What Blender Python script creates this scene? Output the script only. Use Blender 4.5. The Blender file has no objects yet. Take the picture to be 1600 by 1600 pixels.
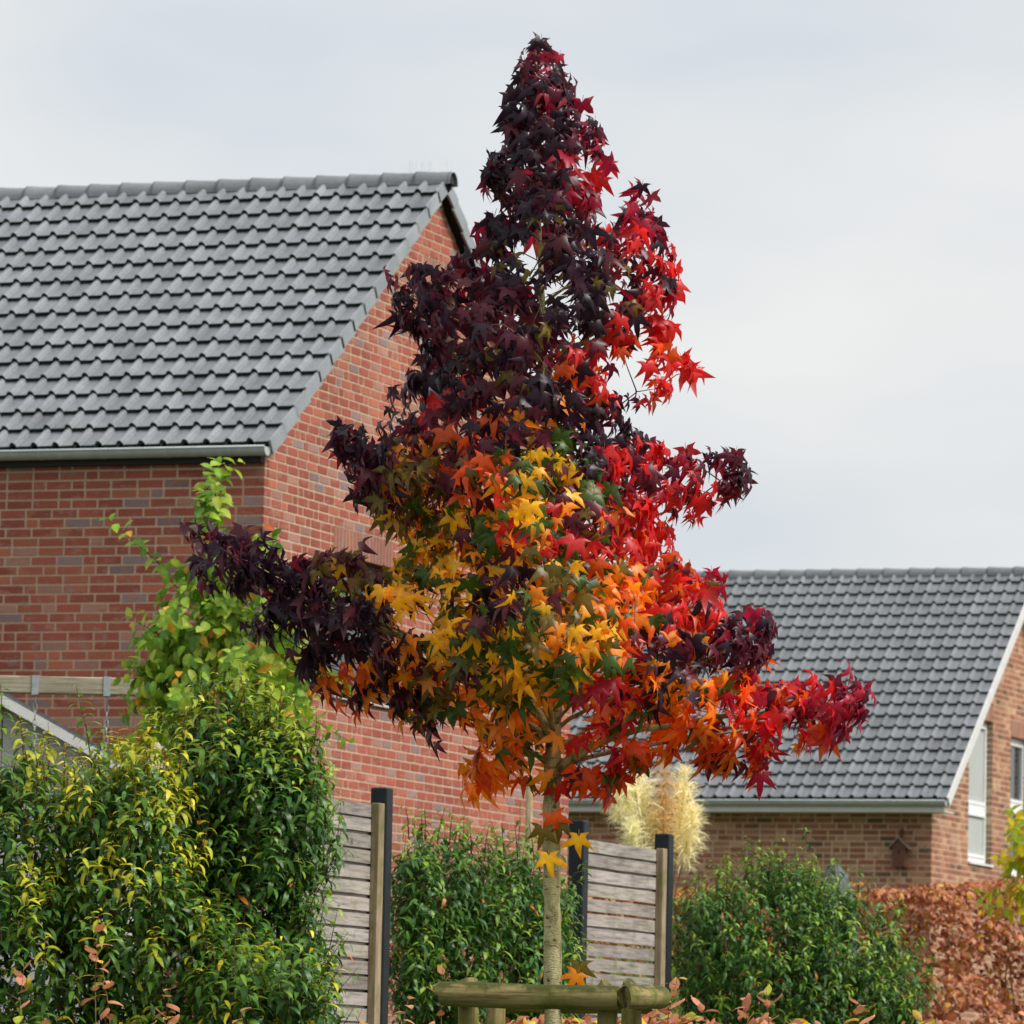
import bpy, math, random
import numpy as np
from mathutils import Matrix, Vector
random.seed(7); RNG = np.random.default_rng(7)
sc = bpy.context.scene
COL = sc.collection
R = math.radians

# ------------------------------------------------------------------ camera
F = 8888.9                       # focal length in pixels of a 1600 px wide picture (200 mm)
PITCH, ROLL, EYE = 0.1018, 0.0204, 1.5
fw = np.array([0, math.cos(PITCH), math.sin(PITCH)])
up0 = np.array([0, -math.sin(PITCH), math.cos(PITCH)]); rt0 = np.array([1., 0, 0])
rt = math.cos(ROLL)*rt0 + math.sin(ROLL)*up0
up = -math.sin(ROLL)*rt0 + math.cos(ROLL)*up0
CAM = np.array([0, 0, EYE])
cd = bpy.data.cameras.new('camera'); cam = bpy.data.objects.new('camera', cd); COL.objects.link(cam)
cd.sensor_width = 36; cd.lens = 36*F/1600; cd.clip_start = .5; cd.clip_end = 3000
m = Matrix.Identity(4)
for i in range(3):
    m[i][0], m[i][1], m[i][2], m[i][3] = rt[i], up[i], -fw[i], CAM[i]
cam.matrix_world = m
cd.dof.use_dof = True; cd.dof.focus_distance = 25.2; cd.dof.aperture_fstop = 11
sc.camera = cam

# ------------------------------------------------------------------ world and sun
SUN_EL, SUN_AZ = R(48), R(112)       # azimuth clockwise from +Y (the viewing direction)
w = bpy.data.worlds.new('World'); sc.world = w; w.use_nodes = True
nt = w.node_tree; nt.nodes.clear()
def wn(t, **k):
    n = nt.nodes.new(t)
    for a, b in k.items(): setattr(n, a, b)
    return n
sky = wn('ShaderNodeTexSky', sky_type='NISHITA', sun_disc=False, sun_elevation=SUN_EL, sun_rotation=SUN_AZ)
sky.air_density = 1.0; sky.dust_density = 3.0
skm = wn('ShaderNodeVectorMath', operation='SCALE'); skm.inputs[3].default_value = .055
tc = wn('ShaderNodeTexCoord'); mp = wn('ShaderNodeMapping'); mp.inputs['Scale'].default_value = (3.6, 3.6, 10)
nz = wn('ShaderNodeTexNoise'); nz.inputs['Scale'].default_value = 1.6; nz.inputs['Detail'].default_value = 4
cr = wn('ShaderNodeValToRGB')
cr.color_ramp.elements[0].position = .36; cr.color_ramp.elements[0].color = (.41, .436, .462, 1)
cr.color_ramp.elements[1].position = .62; cr.color_ramp.elements[1].color = (.515, .515, .508, 1)
mx = wn('ShaderNodeMix', data_type='RGBA'); mx.inputs[0].default_value = .88   # a closed layer of thin cloud over the clear sky
bg = wn('ShaderNodeBackground'); out = wn('ShaderNodeOutputWorld')
L = nt.links.new
L(sky.outputs[0], skm.inputs[0]); L(tc.outputs['Generated'], mp.inputs[0]); L(mp.outputs[0], nz.inputs['Vector'])
L(nz.outputs[0], cr.inputs[0]); L(skm.outputs[0], mx.inputs[6]); L(cr.outputs[0], mx.inputs[7])
L(mx.outputs[2], bg.inputs[0]); L(bg.outputs[0], out.inputs[0]); bg.inputs[1].default_value = 1.0
sd = bpy.data.lights.new('sun', 'SUN'); sd.energy = 2.3; sd.angle = R(22); sd.color = (1, .96, .9)
so = bpy.data.objects.new('sun', sd); COL.objects.link(so)
sv = Vector((math.sin(SUN_AZ)*math.cos(SUN_EL), math.cos(SUN_AZ)*math.cos(SUN_EL), math.sin(SUN_EL)))
so.rotation_euler = sv.to_track_quat('Z', 'Y').to_euler(); so.location = (0, 0, 60)
vs = sc.view_settings; vs.view_transform = 'Standard'; vs.look = 'None'; vs.exposure = .85; vs.gamma = 1; vs.use_curve_mapping = False

# ------------------------------------------------------------------ pixel helpers (1600 px picture)
def ray(px, py):
    d = fw + rt*(px-800)/F + up*(800-py)/F
    return d/d[1]
def at(px, py, Y): return CAM + ray(px, py)*Y
def hit(px, py, P0, n):
    r = ray(px, py); t = np.dot(np.asarray(P0)-CAM, n)/np.dot(r, n); return CAM + r*t
def pix(P):
    P = np.asarray(P, float) - CAM; d = P@fw
    return 800 + F*(P@rt)/d, 800 - F*(P@up)/d
def ground_z(y):
    t = min(1, max(0, (y-10)/15)); s = t*t*(3-2*t)
    return 1.2*s + .4*min(1, max(0, (y-26)/8))

# ------------------------------------------------------------------ mesh helpers
class MB:
    def __init__(s): s.v = []; s.f = []; s.m = []
    def add(s, vs, fs, mat=0):
        o = len(s.v); s.v += [tuple(map(float, p)) for p in vs]
        for f in fs: s.f.append(tuple(o+i for i in f)); s.m.append(mat)
    def box(s, a, b, mat=0):
        (x0, y0, z0), (x1, y1, z1) = a, b
        s.hexa([(x0,y0,z0),(x1,y0,z0),(x1,y1,z0),(x0,y1,z0),(x0,y0,z1),(x1,y0,z1),(x1,y1,z1),(x0,y1,z1)], mat)
    def hexa(s, p, mat=0):
        s.add(p, [(0,3,2,1),(4,5,6,7),(0,1,5,4),(1,2,6,5),(2,3,7,6),(3,0,4,7)], mat)
    def tube(s, pts, rad, n=8, mat=0, cap=True):
        pts = [Vector(p) for p in pts]
        if not hasattr(rad, '__len__'): rad = [rad]*len(pts)
        rings = []; prev = None
        for i, p in enumerate(pts):
            t = (pts[min(i+1, len(pts)-1)]-pts[max(i-1, 0)]).normalized()
            a = prev if prev is not None else (Vector((0,0,1)) if abs(t.z) < .9 else Vector((1,0,0)))
            b = t.cross(a).normalized(); a = b.cross(t).normalized(); prev = a
            rings.append([p + (a*math.cos(2*math.pi*k/n)+b*math.sin(2*math.pi*k/n))*rad[i] for k in range(n)])
        vs = [q for r_ in rings for q in r_]; fs = []
        for i in range(len(pts)-1):
            for k in range(n):
                k2 = (k+1) % n; fs.append((i*n+k, i*n+k2, (i+1)*n+k2, (i+1)*n+k))
        if cap: fs.append(tuple(range(n-1, -1, -1))); fs.append(tuple((len(pts)-1)*n+k for k in range(n)))
        s.add(vs, fs, mat)
    def mesh(s, name, mats, smooth=False, bevel=0, col=True):
        me = bpy.data.meshes.new(name); me.from_pydata(s.v, [], s.f)
        for mt in (mats if isinstance(mats, (list, tuple)) else [mats]): me.materials.append(mt)
        if any(s.m): me.polygons.foreach_set('material_index', s.m)
        if bevel:
            import bmesh
            bm = bmesh.new(); bm.from_mesh(me)
            bmesh.ops.bevel(bm, geom=bm.edges[:], offset=bevel, segments=1, affect='EDGES', clamp_overlap=True)
            bm.to_mesh(me); bm.free()
        if smooth: me.polygons.foreach_set('use_smooth', [True]*len(me.polygons))
        if col:
            ca = me.color_attributes.new('col', 'FLOAT_COLOR', 'POINT')
            ca.data.foreach_set('color', np.ones(len(me.vertices)*4, 'f'))
        me.update(); return me
    def build(s, name, mats, parent=None, **k): return link(name, s.mesh(name, mats, **k), parent)
def link(name, me, parent=None, M=None, color=None):
    o = bpy.data.objects.new(name, me); COL.objects.link(o)
    if parent: o.parent = parent
    if M is not None: o.matrix_basis = M
    if color is not None: o.color = (*color[:3], 1)
    return o
def empty(name, loc=(0,0,0), rz=0):
    o = bpy.data.objects.new(name, None); COL.objects.link(o); o.location = loc; o.rotation_euler = (0, 0, rz); o.empty_display_size = .3
    return o
def tag(o, label=None, cat=None, group=None, kind=None):
    if label: o['label'] = label
    if cat: o['category'] = cat
    if group: o['group'] = group
    if kind: o['kind'] = kind
    return o
def bulk(name, protos, which, mats4, cols, mat, parent=None, smooth=True):
    """one mesh from many transformed prototypes; protos: (verts, tris, tint); cols per instance rgb"""
    V = []; T = []; C = []; off = 0
    which = np.asarray(which); mats4 = np.asarray(mats4); cols = np.asarray(cols)
    for k, (pv, pt, ti) in enumerate(protos):
        idx = np.where(which == k)[0]
        if not len(idx): continue
        M = mats4[idx]; v = np.einsum('nij,kj->nki', M[:, :3, :3], pv) + M[:, None, :3, 3]
        n = len(pv); t = pt[None] + (off + np.arange(len(idx))*n)[:, None, None]
        c = cols[idx][:, None, :]*ti[None]
        V.append(v.reshape(-1, 3)); T.append(t.reshape(-1, 3)); C.append(c.reshape(-1, 3)); off += n*len(idx)
    V = np.concatenate(V).astype('f'); T = np.concatenate(T).astype('i'); C = np.concatenate(C)
    me = bpy.data.meshes.new(name); me.vertices.add(len(V)); me.vertices.foreach_set('co', V.ravel())
    me.loops.add(T.size); me.loops.foreach_set('vertex_index', T.ravel())
    me.polygons.add(len(T)); me.polygons.foreach_set('loop_start', np.arange(0, T.size, 3, dtype='i'))
    me.polygons.foreach_set('use_smooth', np.full(len(T), smooth))
    ca = me.color_attributes.new('col', 'FLOAT_COLOR', 'POINT')
    ca.data.foreach_set('color', np.concatenate([C, np.ones((len(C), 1))], 1).astype('f').ravel())
    me.update(calc_edges=True); me.materials.append(mat)
    return link(name, me, parent)
def proto_mesh(name, proto, mat):
    pv, pt, ti = proto
    me = bpy.data.meshes.new(name); me.from_pydata([tuple(p) for p in pv], [], [tuple(int(i) for i in t) for t in pt])
    ca = me.color_attributes.new('col', 'FLOAT_COLOR', 'POINT')
    ca.data.foreach_set('color', np.concatenate([ti, np.ones((len(ti), 1))], 1).astype('f').ravel())
    me.polygons.foreach_set('use_smooth', [True]*len(me.polygons)); me.materials.append(mat); me.update(); return me
def nrm(v): v = np.asarray(v, float); return v/(np.linalg.norm(v)+1e-12)
def frame(pos, ydir, nor, s=1.0):
    y = nrm(ydir); x = nrm(np.cross(y, nor)); z = np.cross(x, y)
    M = np.eye(4); M[:3, 0] = x*s; M[:3, 1] = y*s; M[:3, 2] = z*s; M[:3, 3] = pos; return M

# ------------------------------------------------------------------ materials
class NT:
    def __init__(s, name):
        s.mat = bpy.data.materials.new(name); s.mat.use_nodes = True; s.t = s.mat.node_tree; s.t.nodes.clear()
        s.o = s.n('ShaderNodeOutputMaterial')
    def n(s, t, **k):
        n = s.t.nodes.new(t)
        for a, b in k.items(): setattr(n, a, b)
        return n
    def l(s, a, b): s.t.links.new(a, b)
    def noise(s, scale, detail=4, vec=None, stretch=None, rough=.55):
        nz = s.n('ShaderNodeTexNoise'); nz.inputs['Scale'].default_value = scale; nz.inputs['Detail'].default_value = detail; nz.inputs['Roughness'].default_value = rough
        if stretch is not None:
            mp = s.n('ShaderNodeMapping'); mp.inputs['Scale'].default_value = stretch; s.l(vec, mp.inputs[0]); vec = mp.outputs[0]
        if vec is not None: s.l(vec, nz.inputs['Vector'])
        return nz.outputs[0]
    def ramp(s, fac, *st):
        r_ = s.n('ShaderNodeValToRGB'); e = r_.color_ramp.elements
        while len(e) < len(st): e.new(.5)
        for i, (p, c) in enumerate(st): e[i].position = p; e[i].color = (*c, 1) if len(c) == 3 else c
        s.l(fac, r_.inputs[0]); return r_.outputs[0]
    def mix(s, a, b, fac=.5, mode='MIX'):
        m_ = s.n('ShaderNodeMix', data_type='RGBA', blend_type=mode)
        for inp, v in ((m_.inputs[0], fac), (m_.inputs[6], a), (m_.inputs[7], b)):
            if hasattr(v, 'is_linked'): s.l(v, inp)
            elif isinstance(v, (int, float)): inp.default_value = v
            else: inp.default_value = (*v, 1)
        return m_.outputs[2]
    def objcol(s):
        a = s.n('ShaderNodeVertexColor', layer_name='col'); o = s.n('ShaderNodeObjectInfo')
        return s.mix(a.outputs[0], o.outputs['Color'], 1.0, 'MULTIPLY')
    def pos(s): return s.n('ShaderNodeNewGeometry').outputs['Position']
    def obj(s): return s.n('ShaderNodeTexCoord').outputs['Object']
    def bsdf(s, col, rough=.6, spec=.5, bump=None, bstr=.3, bdist=.01, metal=0):
        b = s.n('ShaderNodeBsdfPrincipled')
        for inp, v in ((b.inputs['Base Color'], col), (b.inputs['Roughness'], rough)):
            if hasattr(v, 'is_linked'): s.l(v, inp)
            elif isinstance(v, (int, float)): inp.default_value = v
            else: inp.default_value = (*v, 1)
        b.inputs['Specular IOR Level'].default_value = spec; b.inputs['Metallic'].default_value = metal
        if bump is not None:
            bp = s.n('ShaderNodeBump'); bp.inputs['Strength'].default_value = bstr; bp.inputs['Distance'].default_value = bdist
            s.l(bump, bp.inputs['Height']); s.l(bp.outputs[0], b.inputs['Normal'])
        s.l(b.outputs[0], s.o.inputs[0]); return b
MAT = {}
def simple(name, col, rough=.6, spec=.5, nscale=None, var=.25, bstr=.2, stretch=None, metal=0, bdist=.005):
    t = NT(name); c = col; bump = None
    if nscale:
        nf = t.noise(nscale, 5, t.obj(), stretch or (1, 1, 1)); bump = nf
        c = t.ramp(nf, (.3, tuple(x*(1-var) for x in col)), (.7, tuple(min(1, x*(1+var)) for x in col)))
    t.bsdf(c, rough, spec, bump, bstr, bdist, metal); MAT[name] = t.mat; return t.mat
def brick_mat(name, patch, patch2):
    t = NT(name); c = t.objcol(); p = t.pos()
    n1 = t.noise(5.5, 2, p, (1, 1, 2.2)); c = t.mix(c, patch, t.ramp(n1, (.56, (0,0,0)), (.64, (.75,.75,.75))))
    n2 = t.noise(7.3, 2, t.n('ShaderNodeVectorMath', operation='ADD').outputs[0] if 0 else p, (1.3, .9, 2)); c = t.mix(c, patch2, t.ramp(n2, (.60, (0,0,0)), (.68, (.6,.6,.6))))
    n4 = t.noise(.9, 5, p, (1, 1, .6)); c = t.mix(c, t.ramp(n4, (.30, (.74,.74,.76)), (.68, (1.10,1.08,1.05))), .9, 'MULTIPLY')
    n3 = t.noise(120, 4, p); c = t.mix(c, t.ramp(n3, (.3, (.6,.6,.6)), (.7, (1.25,1.25,1.25))), .7, 'MULTIPLY')
    t.bsdf(c, .85, .25, n3, .4, .004); MAT[name] = t.mat
brick_mat('brick_red', (.40, .16, .105), (.30, .21, .20))
brick_mat('brick_brown', (.36, .19, .12), (.12, .085, .05))
def mortar_mat(name, col):
    t = NT(name); p = t.pos(); n1 = t.noise(60, 5, p); n2 = t.noise(1.2, 3, p)
    c = t.ramp(n1, (.3, tuple(x*.75 for x in col)), (.7, tuple(x*1.15 for x in col)))
    c = t.mix(c, t.ramp(n2, (.3, (.8,.8,.8)), (.7, (1.05,1.05,1.05))), .8, 'MULTIPLY')
    t.bsdf(c, .95, .1, n1, .5, .004); MAT[name] = t.mat
mortar_mat('mortar_pink', (.58, .41, .295)); mortar_mat('mortar_buff', (.66, .49, .34))
def tile_mat(name):
    t = NT(name); c = t.objcol(); p = t.pos(); n1 = t.noise(3, 5, p); n2 = t.noise(45, 4, p)
    c = t.mix(c, t.ramp(n1, (.35, (.82,.82,.82)), (.7, (1.12,1.12,1.12))), 1, 'MULTIPLY')
    c = t.mix(c, t.ramp(n2, (.3, (.85,.85,.85)), (.7, (1.12,1.12,1.12))), 1, 'MULTIPLY')
    c = t.mix(c, (.10, .12, .05), t.ramp(t.noise(9, 5, p), (.66, (0,0,0)), (.76, (.5,.5,.5))))
    t.bsdf(c, t.ramp(n2, (.3, (.36,)*3), (.7, (.5,)*3)), .6, n2, .12, .003); MAT[name] = t.mat
tile_mat('tile_grey')
simple('tile_edge_shade_moss', (.010, .030, .018), .9, .2, 30, .6)  # tile lips: moss plus the shadow gap under each row, painted into one colour
simple('anthracite_tile', (.10, .10, .108), .4, .5, 25, .2)
simple('zinc', (.40, .43, .44), .45, .5, 9, .1, .05)
simple('white_pvc', (.80, .81, .82), .35, .5, 4, .04, .02)
simple('white_board', (.62, .615, .60), .5, .4, 6, .08, .05)
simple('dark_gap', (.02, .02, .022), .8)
simple('post_metal', (.009, .012, .016), .5, .3, 14, .35, .05)
simple('soil', (.10, .07, .045), .95, .1, 8, .4)
simple('galvanised', (.42, .45, .47), .4, .5, 20, .2, .05, metal=.6)
simple('cable_wire', (.55, .55, .55), .4, .5)
simple('cover_grey', (.085, .09, .10), .6, .4, 12, .25)
simple('shed_board', (.40, .395, .385), .7, .3, 6, .15, .1, (1, 1, 6))
simple('bird_wood', (.14, .06, .035), .75, .3, 14, .4, .3, (4, 4, 1))
simple('bird_roof', (.30, .22, .18), .8, .3, 14, .3)
def glass_mat():
    t = NT('glass'); b = t.bsdf((.03, .04, .042), .04, .6); MAT['glass'] = t.mat
glass_mat()
simple('curtain', (.42, .44, .42), .9, .1, 5, .2, .1, (30, 30, .4))
def wood_mat(name, base, dark, moss, mossamt, ax, topmoss=False):
    t = NT(name); o = t.obj(); oi = t.n('ShaderNodeObjectInfo')
    ad = t.n('ShaderNodeVectorMath', operation='ADD'); sc_ = t.n('ShaderNodeVectorMath', operation='SCALE'); sc_.inputs[3].default_value = 37
    cb = t.n('ShaderNodeCombineXYZ'); t.l(oi.outputs['Random'], cb.inputs[0]); t.l(oi.outputs['Random'], cb.inputs[2]); t.l(cb.outputs[0], sc_.inputs[0])
    t.l(o, ad.inputs[0]); t.l(sc_.outputs[0], ad.inputs[1]); o = ad.outputs[0]
    st = [1, 1, 1]; st[ax] = .06
    g = t.noise(55, 6, o, st, .65); n2 = t.noise(2.2, 4, o)
    c = t.ramp(g, (.32, dark), (.52, base), (.75, tuple(min(1, x*1.3) for x in base)))
    c = t.mix(c, t.ramp(n2, (.3, (.72,.70,.70)), (.7, (1.12,1.1,1.08))), .9, 'MULTIPLY')
    # knots and cross cracks
    v = t.n('ShaderNodeTexVoronoi'); v.inputs['Scale'].default_value = 3.2; t.l(o, v.inputs['Vector'])
    c = t.mix(c, tuple(x*.55 for x in dark), t.ramp(v.outputs['Distance'], (.03, (.9,.9,.9)), (.10, (0,0,0))))
    if mossamt: c = t.mix(c, moss, t.ramp(t.noise(5, 5, o), (.62-mossamt*.3, (0,0,0)), (.80-mossamt*.3, (.85,.85,.85))))
    if topmoss:                                   # moss and algae sit on the upper side of the log
        gn = t.n('ShaderNodeNewGeometry'); sx = t.n('ShaderNodeSeparateXYZ'); t.l(gn.outputs['Normal'], sx.inputs[0])
        ma = t.n('ShaderNodeMath', operation='MULTIPLY_ADD'); ma.inputs[1].default_value = .34; t.l(sx.outputs[2], ma.inputs[0]); t.l(t.noise(14, 6, o), ma.inputs[2])
        c = t.mix(c, (.045, .055, .012), t.ramp(ma.outputs[0], (.62, (0,0,0)), (.82, (.9,.9,.9))))
    c = t.mix(c, oi.outputs['Color'], 1, 'MULTIPLY')
    t.bsdf(c, .85, .2, g, .5, .004); MAT[name] = t.mat
wood_mat('slat_wood', (.35, .32, .30), (.17, .15, .14), (.16, .16, .06), .12, 1)
wood_mat('batten_wood', (.36, .28, .19), (.20, .15, .09), (.15, .15, .05), .45, 2)
wood_mat('beam_wood', (.40, .36, .27), (.22, .19, .13), (.17, .18, .07), .3, 0)
wood_mat('log_wood', (.30, .245, .10), (.09, .07, .03), (.10, .115, .018), .5, 0, True)
def bark_mat():
    t = NT('bark'); o = t.obj(); n1 = t.noise(22, 5, o, (1, 1, .35)); n2 = t.noise(90, 4, o, (1, 1, 2.5)); n3 = t.noise(6, 3, o)
    c = t.ramp(n1, (.30, (.17, .145, .06)), (.46, (.52, .465, .23)), (.68, (.70, .64, .37)))
    c = t.mix(c, (.17, .19, .06), t.ramp(n3, (.5, (0,0,0)), (.7, (.6,.6,.6))))
    c = t.mix(c, t.ramp(n2, (.3, (.7,.7,.7)), (.6, (1.1,1.1,1.1))), .8, 'MULTIPLY')
    c = t.mix(c, (.11, .095, .045), t.ramp(t.noise(34, 3, o, (.5, .5, 2.2)), (.60, (0,0,0)), (.68, (.75,.75,.75))))
    t.bsdf(c, .85, .25, t.mix(n1, n2, .5), 1.0, .025); MAT['bark'] = t.mat
bark_mat()
def twig(name, col): simple(name, col, .8, .25, 30, .3)
twig('twig_red', (.12, .05, .03)); twig('twig_brown', (.16, .11, .065)); twig('petiole', (.13, .12, .04))
def leaf_mat(name, rough, spec, trans, back=None, backfac=.0, tgain=1.4):
    t = NT(name); c = t.objcol()
    nf = t.noise(38, 3, t.pos()); c = t.mix(c, t.ramp(nf, (.3, (.78,.78,.78)), (.7, (1.18,1.18,1.18))), .8, 'MULTIPLY')
    cf = c
    if back:
        g = t.n('ShaderNodeNewGeometry'); mm = t.n('ShaderNodeMath', operation='MULTIPLY'); mm.inputs[1].default_value = backfac
        t.l(g.outputs['Backfacing'], mm.inputs[0]); cf = t.mix(c, back, mm.outputs[0])     # the paler felted underside of each leaf
    b = t.bsdf(cf, rough, spec); tr = t.n('ShaderNodeBsdfTranslucent')
    t.l(t.mix(c, (tgain,)*3, 1.0, 'MULTIPLY'), tr.inputs[0])
    ms = t.n('ShaderNodeMixShader'); ms.inputs[0].default_value = trans
    t.l(b.outputs[0], ms.inputs[1]); t.l(tr.outputs[0], ms.inputs[2]); t.l(ms.outputs[0], t.o.inputs[0]); MAT[name] = t.mat
leaf_mat('leaf_gum', .38, .42, .45, (.36, .15, .15), .24, 1.7)
leaf_mat('leaf_laurel', .42, .4, .28)
leaf_mat('leaf_soft', .5, .35, .4)
leaf_mat('leaf_beech', .55, .35, .25)
leaf_mat('plume', .8, .1, .35)
def ground_mat():
    t = NT('grass_ground'); p = t.pos(); n1 = t.noise(.6, 5, p); n2 = t.noise(25, 5, p)
    c = t.ramp(n1, (.35, (.045, .075, .02)), (.65, (.09, .10, .035))); c = t.mix(c, t.ramp(n2, (.3, (.55,.5,.45)), (.7, (1.3,1.3,1.2))), 1, 'MULTIPLY')
    t.bsdf(c, .95, .1, n2, .8, .03); MAT['ground'] = t.mat
ground_mat()

# ------------------------------------------------------------------ ground
g = MB(); xs = [-900, -200, -60, -30, -15, 0, 15, 30, 60, 200, 900]; ys = [-300, -60, -10, 0, 6] + list(range(10, 36)) + [40, 60, 90, 150, 300, 900, 2500]
for y in ys:
    for x in xs: g.v.append((x, y, ground_z(y)))
for j in range(len(ys)-1):
    for i in range(len(xs)-1):
        a = j*len(xs)+i; g.f.append((a, a+1, a+1+len(xs), a+len(xs))); g.m.append(0)
tag(g.build('ground', MAT['ground'], smooth=True), kind='structure')

# ------------------------------------------------------------------ houses
# tile prototype: x 0..w, y 0..len up the slope, z = height
def tile_proto(w_, ln, gauge, hump=.038, lip=.036):
    ts = [0, .025, .07, .13, .19, .25, .30, .325, .35, .42, .72, 1.0]
    hs = [.004, .021, .036, .0425, .0425, .036, .021, .004, -.002, .002, .002, .004]
    raise_ = .037
    v = []; n = len(ts)
    for y, dz in ((0, raise_), (ln, raise_*(1-ln/gauge))):
        for t, h in zip(ts, hs): v.append((t*w_, y, h*hump/.04 + dz))
    for t, h in zip(ts, hs): v.append((t*w_, -.0, h*hump/.04 + raise_))
    for t, h in zip(ts, hs): v.append((t*w_, .003, h*hump/.04 + raise_ - lip))
    f = []; mi = []
    for i in range(n-1):
        f += [(i, i+1, n+i+1), (i, n+i+1, n+i)]; mi += [0, 0]
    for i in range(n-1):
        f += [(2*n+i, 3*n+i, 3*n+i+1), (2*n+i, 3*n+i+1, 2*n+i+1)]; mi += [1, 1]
    f += [(2*n, n, 3*n), (3*n-1, 4*n-1, 2*n-1)]; mi += [0, 0]
    return v, f, mi
def hexa_pts(y0, y1, z0, z1, x0, x1, y0t=None, y1t=None):
    """brick on the gable (plane x), possibly with slanted ends"""
    y0t = y0 if y0t is None else y0t; y1t = y1 if y1t is None else y1t
    return [(x0,y0,z0),(x1,y0,z0),(x1,y1,z0),(x0,y1,z0),(x0,y0t,z1),(x1,y0t,z1),(x1,y1t,z1),(x0,y1t,z1)]
COURSE, BL, BJ = .08333, .25, .0185
def bond(a, b, phase, vj=.022):
    """wild bond: (start, end) of bricks from a to b, stretchers with some headers"""
    out_ = []; p = a - phase
    while p < b - .02:
        l = BL if random.random() > .17 else .125
        s0, s1 = max(a, p), min(b, p + l - vj)
        if s1 - s0 > .03: out_.append((s0, s1))
        p += l
    return out_
def cut(ivs, holes):
    for h0, h1 in holes:
        n = []
        for a, b in ivs:
            if h1 <= a or h0 >= b: n.append((a, b)); continue
            if h0 > a: n.append((a, h0))
            if h1 < b: n.append((h1, b))
        ivs = n
    return ivs

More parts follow.
